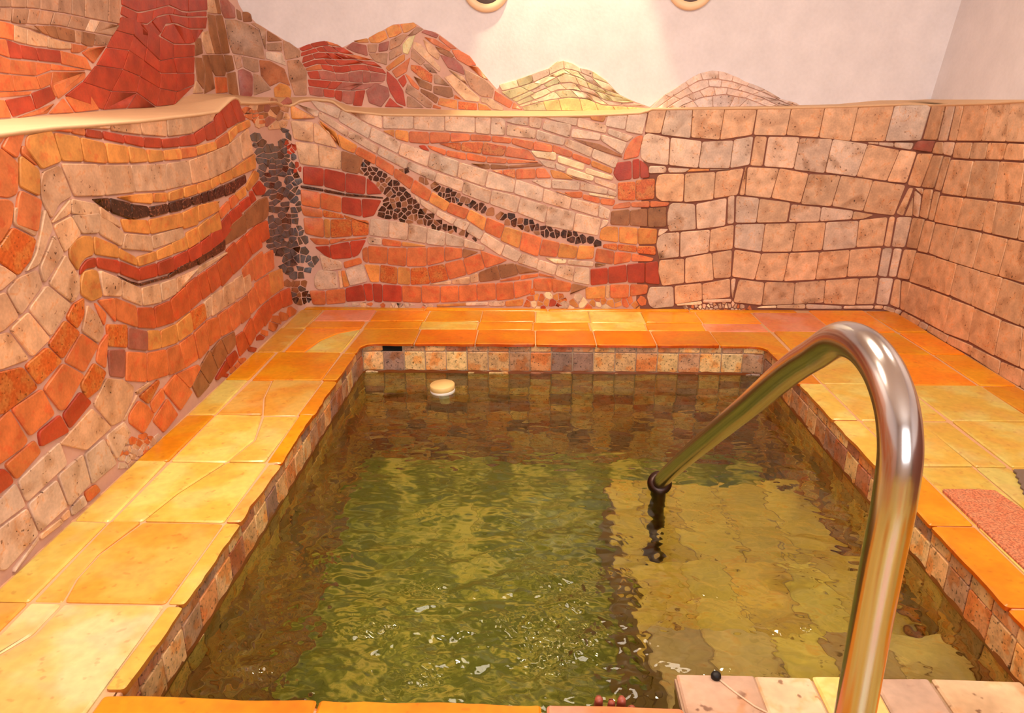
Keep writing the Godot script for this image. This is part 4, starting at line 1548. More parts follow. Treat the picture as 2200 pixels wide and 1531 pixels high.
	"o", [7385,608,7496,600,7485,579,7387,570],
	"v", [7206,706,7302,712,7309,608,7210,611],
	"v", [7302,719,7407,728,7410,616,7309,608],
	"r", [7193,811,7276,820,7283,722,7207,711,7178,749],
	"r", [7279,828,7318,833,7326,728,7285,720],
	"r", [7318,829,7364,793,7380,731,7326,725],
	"c", [7369,794,7464,792,7461,755,7371,751],
	"z", [3663,1068,3848,1069,3857,1023,3663,1045],
	"z", [3848,1068,4054,1076,4044,1008,3856,1025],
	"z", [4054,1076,4256,1080,4259,1010,4045,1009],
	"z", [4256,1080,4506,1083,4462,1053,4259,1010],
	"z", [3526,1068,3659,1070,3658,1050,3558,1056],
	"o", [3324,1069,3453,1069,3447,1049,3324,1061],
	"o", [3454,1070,3518,1063,3514,1036,3446,1047],
	"r", [3518,1060,3614,1048,3614,1022,3513,1034],
	"r", [3614,1050,3735,1032,3737,1001,3614,1022],
	"r", [3735,1033,3864,1019,3858,983,3737,1004],
	"r", [3864,1019,3991,1010,3987,973,3858,983],
	"r", [3991,1006,4139,1005,4131,969,3987,973],
	"r", [4139,1005,4271,1012,4285,966,4131,969],
	"r", [4271,1012,4377,1033,4385,982,4285,966],
	"r", [4377,1033,4486,1055,4491,981,4386,975],
	"r", [4486,1061,4560,1098,4622,1010,4491,985],
	"r", [4562,1095,4681,1131,4748,1034,4620,1014],
	"r", [4682,1129,4765,1147,4853,1044,4748,1034],
	"y", [3245,1053,3355,1062,3374,975,3329,969,3279,961,3227,1025],
	"y", [3361,1056,3482,1039,3483,965,3375,976],
	"y", [3482,1038,3615,1015,3614,949,3483,966],
	"y", [3615,1015,3749,997,3749,940,3614,951],
	"y", [3749,997,3873,979,3875,934,3749,940],
	"y", [3873,979,3997,967,3994,929,3875,931],
	"y", [3997,967,4130,966,4135,923,3994,929],
	"o", [4130,966,4270,964,4272,924,4135,925],
	"y", [4270,964,4473,973,4480,936,4272,926],
	"o", [4472,975,4619,1004,4625,952,4480,936],
	"y", [4619,1002,4728,1029,4735,991,4625,952],
	"y", [4728,1029,4891,1048,4900,1013,4735,991],
	"z", [3355,970,3369,958,3396,878,3327,864,3279,828,3257,874,3253,890,3258,927,3279,958],
	"z", [3368,973,3556,956,3566,857,3406,875],
	"z", [3557,953,3750,937,3752,846,3565,858],
	"z", [3750,937,4003,920,3973,827,3752,847],
	"z", [4003,921,4188,919,4195,826,3973,828],
	"z", [4188,918,4365,929,4366,826,4195,826],
	"z", [4365,929,4600,951,4606,847,4366,826],
	"z", [4600,951,4754,981,4762,874,4606,847],
	"z", [4754,981,4870,1011,4906,891,4762,874],
	"y", [3631,847,3740,844,3739,822,3733,814],
	"y", [3740,844,3870,833,3858,794,3731,816],
	"y", [3870,833,3983,822,3976,785,3860,800],
	"y", [3983,821,4114,825,4107,783,3976,787],
	"y", [4114,825,4240,825,4234,783,4107,783],
	"y", [4240,825,4371,828,4369,785,4234,783],
	"y", [4371,828,4465,836,4469,797,4369,785],
	"y", [4465,836,4615,847,4619,802,4469,795],
	"y", [4615,847,4928,893,4918,822,4619,804],
	"d", [3490,859,3590,852,3583,804,3530,834],
	"d", [3591,852,3713,818,3702,763,3583,804],
	"d", [3713,817,3831,793,3829,756,3702,763],
	"d", [3831,791,3977,784,3974,747,3828,752],
	"d", [3977,784,4088,784,4087,740,3974,747],
	"d", [4088,784,4174,779,4173,746,4087,742],
	"d", [4174,779,4269,783,4266,742,4173,748],
	"d", [4269,783,4328,784,4326,741,4266,742],
	"d", [4328,784,4405,784,4399,741,4326,741],
	"d", [4405,786,4515,793,4506,743,4399,741],
	"d", [4514,791,4641,799,4634,744,4505,739],
	"d", [4641,799,4779,810,4783,771,4634,749],
	"y", [4892,820,4959,796,4934,768,4784,728,4762,760],
	"t", [3279,826,3383,877,3371,831,3280,817],
	"t", [3383,875,3525,841,3519,799,3371,831],
	"t", [3524,837,3626,776,3635,746,3519,799],
	"y", [3633,780,3813,749,3816,696,3645,734],
	"y", [3813,750,4076,737,4067,682,3816,696],
	"y", [4076,735,4217,744,4209,668,4066,673],
	"y", [4217,744,4414,737,4433,693,4210,677],
	"t", [3281,815,3372,829,3407,769,3312,729],
	"t", [3372,829,3522,814,3497,754,3408,767],
	"t", [3522,814,3644,732,3611,691,3497,754],
	"t", [3644,732,3816,694,3815,636,3607,686],
	"t", [3816,694,4068,684,4067,638,3815,644],
	"y", [3335,744,3375,759,3416,764,3463,754,3453,696,3409,697,3376,685,3359,666,3326,714],
	"y", [3466,756,3591,700,3590,658,3456,697],
	"y", [3591,697,3692,645,3694,610,3590,658],
	"y", [3692,645,3838,638,3831,601,3694,609],
	"y", [3838,638,3954,642,3958,598,3831,601],
	"y", [3954,642,4083,649,4087,593,3958,599],
	"y", [4083,659,4190,666,4204,602,4087,593],
	"y", [4191,663,4312,682,4314,614,4204,602],
	"y", [4312,675,4419,692,4428,613,4314,614],
	"r", [3459,692,3452,658,3400,666,3361,652,3369,676,3409,694],
	"r", [3463,691,3587,655,3577,611,3456,657],
	"r", [3587,655,3699,604,3692,559,3577,611],
	"r", [3699,606,3830,597,3819,548,3693,561],
	"r", [3830,597,3953,594,3952,537,3819,548],
	"r", [3953,592,4078,594,4085,541,3952,537],
	"r", [4078,594,4198,601,4200,544,4085,541],
	"r", [4198,601,4308,614,4310,550,4200,544],
	"r", [4308,614,4425,637,4428,561,4310,550],
	"r", [4425,643,4532,672,4544,597,4428,561],
	"r", [4532,671,4664,690,4677,615,4544,597],
	"d", [3568,611,3635,577,3681,549,3631,567],
	"d", [3634,576,3691,557,3690,544,3681,549],
	"d", [3691,557,3898,537,3889,524,3690,544],
	"d", [3898,537,3964,546,3968,524,3888,522],
	"d", [3967,548,4147,550,4151,517,3970,523],
	"d", [4147,550,4296,556,4294,521,4152,515],
	"d", [4296,556,4449,573,4442,525,4293,517],
	"y", [3380,665,3424,662,3456,652,3456,617,3458,567,3397,567,3350,599,3353,632],
	"t", [3462,652,3578,598,3568,539,3460,568],
	"t", [3577,596,3694,540,3687,474,3567,535],
	"t", [3694,540,3825,525,3819,453,3687,476],
	"t", [3825,525,3957,514,3942,454,3820,456],
	"t", [3957,514,4152,508,4036,474,3942,454],
	"t", [4154,512,4449,516,4450,506,4225,488,4131,479],
	"y", [4318,736,4445,734,4375,698,4314,684],
	"o", [4417,698,4539,724,4547,681,4431,654],
	"o", [4547,730,4618,740,4668,702,4553,678],
	"y", [4622,740,4757,762,4762,716,4669,702],
	"r", [4659,695,4788,712,4801,666,4669,646],
	"r", [4796,727,4840,732,4884,679,4811,667],
	"r", [4844,738,4935,762,4957,764,5042,717,4997,689,4887,699],
	"b", [4440,591,4555,622,4702,643,4711,555,4467,542,4431,543],
	"b", [4707,643,4904,677,5029,679,5048,648,5025,582,4964,570,4715,562],
	"o", [3426,566,3524,549,3507,473,3504,474],
	"o", [3524,552,3646,489,3630,416,3508,481],
	"u", [3645,485,3758,456,3753,377,3630,416],
	"u", [3758,456,3882,448,3896,359,3753,379],
	"u", [3882,448,4018,469,4037,367,3896,360],
	"u", [4017,471,4133,482,4154,379,4037,367],
	"u", [4133,480,4218,485,4240,382,4155,375],
	"u", [4218,485,4332,490,4354,391,4240,380],
	"u", [4332,490,4452,506,4492,403,4357,380],
	"u", [4445,523,4558,543,4613,414,4493,402],
	"u", [4564,531,4687,550,4750,438,4614,413],
	"u", [4689,547,4856,570,4905,449,4749,440],
	"u", [4856,569,5004,567,5008,474,4897,469],
	"v", [3451,484,3574,447,3552,371,3440,413],
	"m", [3572,439,3691,389,3670,322,3551,368],
	"y", [3692,392,3775,368,3763,301,3670,322],
	"y", [3775,365,3900,355,3903,278,3763,301],
	"y", [3900,353,4028,365,4035,282,3903,280],
	"v", [4028,365,4163,365,4164,296,4035,282],
	"t", [4163,370,4239,376,4213,295,4164,294],
	"t", [4239,379,4365,375,4342,287,4215,289],
	"t", [4367,381,4488,379,4491,284,4342,289],
	"t", [4488,382,4603,385,4601,284,4491,291],
	"t", [4602,366,4700,371,4695,292,4601,287],
	"o", [4602,403,4740,424,4748,327,4622,317],
	"o", [4740,422,4892,436,4908,315,4749,314],
	"o", [4895,414,5042,415,5036,315,4908,315],
	"m", [3435,406,3537,375,3508,283,3423,320],
	"o", [3539,367,3659,322,3635,221,3505,274],
	"o", [3658,321,3797,290,3792,190,3635,222],
	"o", [3797,288,3903,276,3919,171,3791,187],
	"o", [3903,276,4032,277,4050,162,3919,169],
	"o", [4032,277,4154,288,4159,171,4051,159],
	"o", [4153,292,4275,277,4282,180,4159,177],
	"o", [4274,282,4387,282,4408,169,4281,183],
	"o", [4388,277,4513,282,4522,174,4409,166],
	"o", [4513,277,4635,281,4646,168,4523,167],
	"o", [4635,281,4738,297,4783,184,4645,178],
	"o", [4734,307,4944,308,4938,189,4781,187],
	"y", [4944,310,5154,292,5157,185,4938,190],
	"u", [4430,139,4531,137,4587,41,4459,32],
	"u", [4532,135,4653,168,4691,65,4587,41],
	"u", [4659,151,4777,180,4813,75,4691,65],
	"u", [4778,177,4914,183,4931,89,4816,68],
	"u", [4914,183,5087,179,5108,89,4930,96],
	"u", [5086,182,5253,164,5278,63,5109,86],
	"b", [3953,92,4050,117,4122,25,3997,17],
	"b", [4040,130,4158,169,4216,56,4119,29],
	"b", [4163,160,4282,178,4332,86,4214,59],
	"b", [4284,175,4439,162,4432,99,4334,84],
	"r", [4171,36,4308,74,4336,18,4189,19],
	"r", [4306,79,4423,82,4448,34,4336,18],
	"o", [3730,159,3840,181,3958,61,3838,30],
	"o", [3846,175,4038,149,4057,124,3940,79],
	"o", [3630,81,3755,118,3820,23,3695,4],
	"v", [3568,196,3714,206,3717,187,3622,144],
	"o", [3494,166,3564,187,3617,144,3646,96,3558,63,3482,137],
	"o", [3632,146,3734,169,3738,119,3647,96],
	"z", [3548,222,3646,221,3667,207,3570,201],
	"z", [3451,159,3554,211,3561,203,3468,149],
	"z", [3401,326,3491,287,3552,240,3530,205,3445,158,3385,168,3310,275,3400,326],
	"o", [3103,1038,3137,1025,3187,990,3163,912,3125,905,3063,918],
	"o", [3135,1031,3180,1065,3245,1064,3206,1019,3186,995,3140,1022],
	"o", [3209,1026,3226,1031,3264,969,3205,1006],
	"y", [3193,1001,3205,1005,3266,965,3247,893,3172,928],
	"o", [3172,923,3254,887,3210,805,3122,840,3155,904],
	"o", [3062,913,3120,906,3140,893,3115,841,3092,825,3036,835],
	"o", [3108,1055,3141,1064,3165,1058,3135,1034,3103,1039],
	"o", [3060,909,3095,905,3129,876,3116,845,3064,807,3024,799],
	"z", [3132,885,3250,861,3198,794,3118,840],
	"v", [3114,838,3200,791,3161,742,3099,712,3014,782,3060,806],
	"z", [3257,867,3279,809,3189,722,3124,716,3185,759],
	"z", [3278,793,3308,732,3192,669,3185,717],
	"z", [3014,765,3050,751,3097,714,3029,693,2989,691],
	"z", [3181,715,3189,666,3073,613,3042,690,3098,712],
	"z", [3037,690,3070,613,3000,596,2958,596,2988,688],
	"t", [3311,731,3357,655,3346,609,3303,586,3211,667],
	"t", [3204,668,3299,586,3179,524,3109,624],
	"t", [3105,620,3176,521,3086,497,3022,596],
	"t", [3023,590,3076,496,2967,506,2931,514,2959,597],
	"v", [3366,592,3347,538,3301,509,3258,557,3305,587],
	"v", [3254,555,3313,499,3208,449,3158,511],
	"v", [3154,508,3207,446,3088,417,3048,488],
	"v", [3041,490,3086,413,2940,399,2897,409,2931,511],
	"z", [3372,570,3423,517,3436,466,3395,436,3319,499],
	"o", [3316,498,3395,434,3297,378,3213,442],
	"o", [3206,443,3296,373,3176,311,3153,317,3101,403],
	"o", [3099,408,3130,318,3013,302,2966,403],
	"o", [2963,404,3004,296,2971,288,2858,287,2891,389],
	"o", [3392,434,3453,457,3412,348,3363,390],
	"v", [3353,394,3411,341,3355,303,3282,299,3265,354],
	"o", [3408,567,3469,513,3443,474,3425,515],
	"r", [3261,337,3309,281,3181,248,3159,304],
	"r", [3152,311,3179,242,3041,258,3045,303],
	"z", [3301,268,3385,165,3235,156,3117,233],
	"z", [3344,148,3447,148,3471,100,3454,75,3345,116],
	"o", [2899,280,3030,290,3049,242,2930,219],
	"r", [2844,276,2892,277,2915,246,2921,218,2824,216],
	"c", [2932,218,3126,240,3138,161,2947,144],
	"c", [2792,190,2861,207,2927,218,2945,138,2778,145],
	"c", [3342,158,3460,156,3486,101,3380,54,3358,101],
	"c", [3221,153,3331,155,3381,41,3229,46],
	"c", [3087,154,3217,158,3226,54,3106,41],
	"c", [2949,142,3079,147,3103,46,2970,41],
	"c", [2778,142,2840,139,2944,135,2967,40,2823,21,2771,71],
	"c", [2851,13,2968,38,2968,22,2844,1],
	"t", [2968,39,3066,33,3072,10,2968,19],
	"z", [3065,35,3106,42,3108,10,3071,13],
	"o", [3186,47,3250,42,3270,5,3196,3],
	"c", [3110,36,3182,45,3190,3,3113,5],
	"v", [3061,919,2955,918,2859,919,2903,1052,2999,1058,3105,1054],
	"o", [2859,919,2794,918,2733,919,2776,1051,2838,1055,2903,1052],
	"v", [2733,918,2641,917,2546,918,2589,1050,2685,1052,2776,1050],
	"z", [3013,769,2917,768,2829,769,2877,916,2964,916,3060,915],
	"z", [2829,769,2713,767,2611,768,2659,915,2761,916,2877,916],
	"o", [2611,768,2559,766,2496,767,2545,914,2607,916,2659,915],
	"v", [2956,598,2826,596,2710,596,2765,765,2880,766,3011,765],
	"o", [2710,596,2658,595,2608,595,2663,764,2712,766,2765,765],
	"o", [2608,595,2527,594,2439,595,2495,763,2581,765,2663,764],
	"o", [2893,404,2769,402,2657,402,2719,593,2829,594,2955,594],
	"z", [2657,402,2606,400,2556,401,2619,592,2667,593,2719,593],
	"o", [2556,400,2469,398,2375,400,2438,591,2530,592,2619,592],
	"v", [2826,196,2713,177,2592,181,2663,399,2770,400,2892,400],
	"v", [2591,179,2542,164,2465,181,2536,398,2597,398,2663,398],
	"v", [2465,179,2400,165,2303,182,2374,396,2458,397,2536,396],
	"c", [6367,30,6498,35,6498,12,6367,10],
	"c", [6498,37,6594,40,6594,9,6498,7],
	"y", [6594,40,6702,57,6696,11,6594,6],
	"y", [6200,18,6384,30,6384,9,6204,2],
	"c", [6384,30,6480,33,6480,13,6384,9],
]
const UPPER_LEFT_STONES := [
	"h", [3665,1450,3748,1469,3781,1465,3762,1408,3719,1404,3649,1399],
	"h", [3780,1464,3828,1475,3858,1472,3840,1414,3800,1411,3762,1408],
	"h", [3858,1471,3902,1481,3935,1478,3915,1417,3877,1417,3840,1414],
	"h", [3934,1477,3997,1492,4039,1487,4015,1418,3964,1418,3915,1417],
	"h", [4039,1486,4086,1498,4123,1494,4095,1418,4055,1419,4015,1418],
	"h", [4123,1493,4177,1505,4211,1502,4178,1417,4136,1418,4095,1418],
	"h", [4210,1501,4305,1522,4379,1516,4337,1415,4255,1416,4178,1417],
	"h", [4379,1516,4435,1528,4472,1524,4425,1414,4380,1415,4337,1415],
	"h", [3648,1397,3723,1403,3769,1407,3750,1366,3708,1366,3638,1367],
	"h", [3769,1407,3811,1410,3855,1414,3827,1365,3786,1362,3749,1364],
	"h", [3855,1414,3883,1415,3912,1415,3881,1369,3854,1367,3828,1367],
	"h", [3912,1415,3949,1416,3987,1416,3953,1373,3917,1371,3882,1370],
	"h", [3987,1416,4040,1416,4095,1416,4055,1374,4004,1376,3955,1374],
	"h", [4095,1416,4153,1415,4213,1414,4164,1371,4108,1372,4055,1374],
	"c", [4213,1414,4248,1413,4284,1413,4229,1369,4196,1370,4164,1371],
	"h", [4284,1413,4351,1412,4421,1410,4356,1367,4291,1368,4229,1369],
	"h", [3778,1359,3820,1363,3861,1365,3899,1343,3868,1348,3838,1353],
	"b", [3861,1365,3886,1366,3912,1368,3939,1338,3919,1341,3901,1344],
	"b", [3912,1368,3946,1371,3982,1373,3992,1331,3964,1333,3939,1338],
	"b", [3982,1373,4039,1372,4099,1370,4091,1326,4041,1328,3992,1331],
	"h", [4099,1370,4121,1369,4143,1369,4129,1326,4110,1325,4091,1326],
	"b", [4143,1369,4190,1367,4238,1366,4206,1320,4166,1319,4129,1326],
	"h", [4238,1366,4291,1365,4346,1363,4305,1330,4256,1326,4210,1325],
	"o", [3638,1366,3713,1364,3759,1359,3742,1311,3696,1315,3621,1316],
	"t", [3759,1359,3790,1355,3822,1352,3804,1304,3772,1307,3742,1311],
	"t", [3822,1352,3874,1344,3927,1336,3917,1302,3858,1301,3804,1304],
	"t", [3927,1336,3990,1328,4061,1324,4056,1303,3982,1299,3916,1300],
	"o", [4061,1324,4112,1322,4169,1321,4165,1311,4102,1293,4053,1292],
	"o", [4173,1314,4304,1328,4188,1261,4122,1295],
	"o", [3619,1310,3709,1314,3710,1259,3609,1278],
	"r", [3709,1314,3768,1303,3770,1259,3710,1259],
	"r", [3768,1303,3852,1298,3855,1257,3770,1260],
	"r", [3852,1298,3984,1296,3979,1255,3855,1257],
	"o", [3984,1297,4145,1282,4173,1236,3979,1252],
	"o", [3608,1276,3705,1256,3695,1213,3590,1220],
	"o", [3705,1256,3835,1254,3824,1210,3695,1213],
	"o", [3835,1254,3922,1251,3915,1230,3824,1210],
	"o", [3922,1252,4124,1236,4049,1232,3915,1230],
	"o", [3588,1215,3701,1211,3700,1162,3571,1162],
	"o", [3701,1211,3825,1209,3835,1169,3700,1162],
	"o", [3825,1209,3921,1227,3894,1184,3835,1169],
	"o", [3921,1227,4122,1232,3911,1142,3894,1184],
	"o", [3907,1183,4126,1232,4118,1209,3926,1138],
	"r", [3646,1138,3779,1151,3792,1107,3668,1086],
	"r", [3784,1158,3894,1180,3914,1139,3793,1106],
	"o", [3565,1142,3646,1138,3661,1085,3546,1085],
	"o", [3570,1160,3785,1164,3773,1152,3564,1140],
	"o", [3694,1086,3901,1126,3851,1093,3810,1090],
	"r", [4449,1443,4543,1444,4527,1381,4385,1389],
	"r", [4385,1389,4527,1381,4471,1321,4302,1323],
	"r", [4302,1323,4471,1321,4399,1248,4206,1256],
	"r", [4202,1256,4399,1248,4285,1166,4097,1196],
	"r", [4094,1197,4285,1166,4203,1099,3970,1150],
	"r", [4543,1444,4663,1426,4623,1340,4527,1381],
	"r", [4527,1381,4623,1340,4586,1286,4471,1321],
	"r", [4471,1321,4586,1286,4528,1225,4399,1248],
	"r", [4399,1248,4528,1225,4482,1163,4285,1166],
	"r", [4285,1166,4482,1163,4379,1102,4203,1099],
	"r", [4663,1426,4763,1391,4732,1293,4623,1340],
	"r", [4623,1340,4732,1293,4724,1242,4586,1286],
	"r", [4586,1286,4724,1242,4695,1179,4528,1225],
	"r", [4528,1225,4695,1179,4636,1106,4482,1163],
	"r", [4763,1391,4893,1368,4871,1310,4732,1293],
	"r", [4732,1293,4871,1310,4885,1246,4724,1242],
	"r", [4724,1242,4885,1246,4857,1167,4695,1179],
	"r", [4695,1179,4857,1167,4810,1110,4636,1106],
	"r", [4893,1368,5120,1381,5103,1326,4871,1310],
	"r", [4871,1310,5103,1326,5073,1251,4885,1246],
	"r", [4885,1246,5079,1251,5059,1199,4857,1167],
	"r", [4857,1167,5054,1194,4902,1140,4810,1110],
	"o", [3970,1144,4094,1193,4176,1100,4014,1093],
	"o", [3857,1092,3958,1143,4009,1092],
	"r", [4486,1160,4631,1102,4387,1101],
	"r", [4488,1553,4536,1571,4617,1578,4630,1574,4592,1473,4554,1477,4517,1481,4466,1487],
	"r", [4629,1572,4676,1589,4766,1600,4795,1595,4765,1503,4705,1492,4647,1481,4592,1473],
	"r", [4790,1582,4825,1596,4891,1605,4920,1601,4900,1530,4855,1522,4810,1513,4765,1503],
	"r", [4920,1599,4991,1620,5082,1628,5127,1619,5095,1522,5023,1519,4961,1525,4900,1530],
	"r", [5127,1618,5198,1641,5284,1651,5348,1644,5330,1551,5237,1540,5164,1531,5095,1522],
	"r", [4470,1484,4514,1479,4550,1475,4586,1470,4562,1431,4526,1437,4491,1443,4447,1451],
	"r", [4586,1470,4633,1475,4683,1485,4735,1494,4705,1450,4660,1434,4610,1433,4562,1431],
	"r", [4735,1494,4807,1509,4883,1525,4952,1522,4925,1496,4847,1488,4770,1474,4705,1450],
	"r", [4952,1522,4990,1518,5029,1515,5074,1516,5061,1499,5014,1497,4969,1496,4925,1496],
	"r", [5074,1516,5149,1525,5228,1535,5322,1546,5315,1521,5219,1513,5138,1505,5061,1499],
	"r", [4456,1446,4497,1439,4540,1432,4589,1429,4674,1387,4623,1385,4574,1384,4527,1383],
	"r", [4589,1429,4629,1430,4668,1432,4705,1447,4779,1405,4752,1393,4713,1390,4674,1387],
	"r", [4705,1447,4756,1467,4818,1479,4883,1491,4902,1455,4841,1450,4810,1429,4779,1405],
	"r", [4883,1491,4949,1492,5017,1493,5090,1497,5076,1448,5018,1454,4962,1460,4901,1457],
	"r", [5090,1497,5158,1504,5229,1510,5320,1518,5283,1463,5201,1457,5137,1452,5076,1448],
	"r", [4772,1395,4833,1439,4918,1456,5018,1378,4954,1374,4893,1371],
	"r", [4920,1455,5007,1451,5096,1446,5127,1390,5074,1381,5018,1378],
	"r", [5096,1446,5174,1452,5255,1458,5189,1421,5158,1405,5127,1390],
	"t", [5361,1636,5427,1644,5453,1546,5330,1538],
	"b", [5437,1645,5494,1652,5506,1548,5462,1547],
	"b", [5328,1535,5421,1536,5428,1444,5459,1354,5365,1350,5320,1453],
	"b", [5431,1538,5515,1546,5532,1468,5540,1363,5468,1356,5439,1462],
	"t", [5228,1442,5307,1458,5360,1351,5257,1346,5217,1397],
	"b", [5142,1411,5209,1416,5212,1345,5115,1328],
	"b", [5108,1325,5187,1326,5204,1270,5166,1178,5103,1218],
	"t", [5036,1162,5085,1221,5157,1163,5039,1159],
	"b", [5202,1339,5268,1343,5296,1273,5312,1183,5167,1157,5208,1254],
	"b", [5274,1343,5466,1352,5491,1278,5462,1247,5339,1244,5296,1272],
	"o", [5326,1240,5484,1243,5479,1165,5319,1160],
	"b", [5486,1353,5554,1353,5560,1280,5495,1264],
	"b", [5494,1260,5564,1273,5569,1144,5492,1162],
]
const UPPER_CORNER_STONES := [
	"m", [5514,1654,5545,1657,5567,1618,5598,1589,5596,1534,5529,1530,5510,1567],
	"b", [5603,1582,5627,1567,5631,1523,5604,1530],
	"b", [5634,1567,5662,1567,5679,1556,5684,1518,5634,1515],
	"h", [5532,1527,5593,1529,5664,1505,5711,1480,5726,1406,5733,1331,5608,1355,5557,1361,5540,1417],
	"h", [5671,1511,5700,1514,5753,1481,5739,1378,5730,1406,5716,1480],
	"b", [5757,1477,5806,1448,5835,1424,5751,1420],
	"h", [5837,1429,5869,1418,5925,1376,5920,1343,5840,1330,5833,1405],
	"h", [5746,1412,5832,1418,5828,1372,5746,1376],
	"c", [5737,1373,5826,1366,5844,1299,5736,1336],
	"h", [5559,1356,5611,1353,5599,1320,5608,1297,5571,1280],
	"h", [5610,1350,5696,1332,5693,1270,5662,1267,5611,1293],
	"m", [5575,1279,5608,1286,5649,1268,5658,1246,5645,1152,5621,1131,5573,1131],
	"h", [5661,1266,5699,1251,5736,1201,5751,1181,5650,1149],
	"i", [5699,1331,5757,1326,5832,1287,5856,1198,5819,1212,5799,1219,5747,1196,5743,1196,5700,1251],
	"y", [5763,1188,5801,1216,5844,1202,5860,1177,5851,1138,5763,1142],
	"h", [5848,1328,5914,1332,5951,1280,5940,1151,5874,1151,5850,1243],
]
const RED_MOUNTAIN := [
	"r", [5918,1386,5952,1402,5978,1410,5996,1389,5970,1381,5934,1372],
	"r", [5978,1410,6019,1420,6062,1425,6082,1402,6039,1399,5996,1389],
	"o", [6062,1425,6093,1417,6124,1407,6149,1392,6115,1397,6082,1402],
	"r", [5927,1367,5974,1380,6006,1389,6022,1370,5981,1361,5924,1346],
	"r", [6006,1389,6024,1393,6042,1396,6070,1368,6046,1369,6022,1370],
	"r", [6042,1396,6066,1401,6089,1398,6132,1366,6101,1367,6070,1368],
	"r", [6089,1398,6119,1393,6152,1393,6212,1356,6171,1359,6132,1366],
	"r", [5936,1346,5963,1353,5987,1360,5997,1335,5963,1324,5927,1313],
	"r", [5987,1360,6021,1367,6055,1366,6094,1334,6045,1338,5997,1335],
	"r", [6055,1366,6077,1365,6098,1364,6154,1332,6123,1332,6094,1334],
	"r", [6098,1364,6125,1363,6152,1359,6231,1332,6192,1333,6154,1332],
	"o", [6152,1359,6180,1354,6212,1356,6316,1329,6272,1327,6231,1332],
	"r", [5929,1310,5988,1329,6047,1335,6071,1307,6007,1310,5944,1291],
	"r", [6047,1335,6075,1333,6104,1331,6132,1300,6102,1303,6071,1307],
	"r", [6104,1331,6160,1329,6216,1330,6254,1312,6193,1307,6132,1300],
	"r", [6216,1330,6265,1325,6315,1321,6358,1291,6305,1300,6254,1312],
	"o", [5944,1288,5984,1300,6025,1310,6037,1282,5994,1278,5951,1274],
	"r", [6025,1310,6057,1305,6089,1301,6100,1267,6069,1276,6037,1282],
	"r", [6089,1301,6133,1298,6178,1303,6191,1273,6145,1265,6100,1267],
	"r", [6178,1303,6226,1308,6273,1305,6288,1274,6240,1280,6191,1273],
	"r", [6273,1305,6314,1295,6360,1285,6379,1259,6332,1267,6288,1274],
	"r", [5950,1271,5981,1274,6012,1277,6022,1232,5994,1234,5965,1236],
	"m", [6012,1277,6058,1275,6102,1264,6109,1225,6065,1228,6022,1232],
	"m", [6102,1264,6138,1261,6174,1267,6176,1220,6142,1223,6109,1225],
	"m", [6174,1267,6213,1273,6251,1277,6247,1214,6211,1217,6176,1220],
	"m", [6251,1277,6272,1274,6294,1270,6287,1217,6267,1215,6247,1214],
	"m", [6294,1270,6334,1264,6375,1257,6365,1222,6326,1219,6287,1217],
	"r", [5950,1234,6023,1228,6080,1224,6052,1186,6011,1192,5955,1199],
	"r", [6080,1224,6111,1222,6142,1220,6096,1181,6074,1183,6052,1186],
	"m", [6142,1220,6197,1215,6253,1212,6176,1176,6136,1178,6096,1181],
	"m", [6253,1212,6309,1215,6365,1218,6256,1181,6216,1179,6176,1176],
	"m", [5949,1197,6000,1190,6031,1186,6033,1145,6004,1145,5956,1153],
	"r", [6031,1186,6062,1182,6094,1178,6092,1140,6061,1140,6033,1145],
	"r", [6094,1178,6114,1177,6135,1175,6126,1118,6122,1118,6091,1134],
	"m", [6135,1175,6170,1173,6205,1175,6187,1107,6155,1106,6126,1122],
	"r", [6205,1175,6230,1177,6261,1179,6236,1096,6192,1098,6186,1103],
	"m", [6261,1175,6315,1215,6383,1193,6390,1148,6340,1090,6275,1113],
	"r", [6380,1277,6434,1228,6465,1173,6475,1093,6425,1113,6391,1168,6375,1225],
	"r", [6390,1141,6433,1102,6465,1089,6357,1092],
]
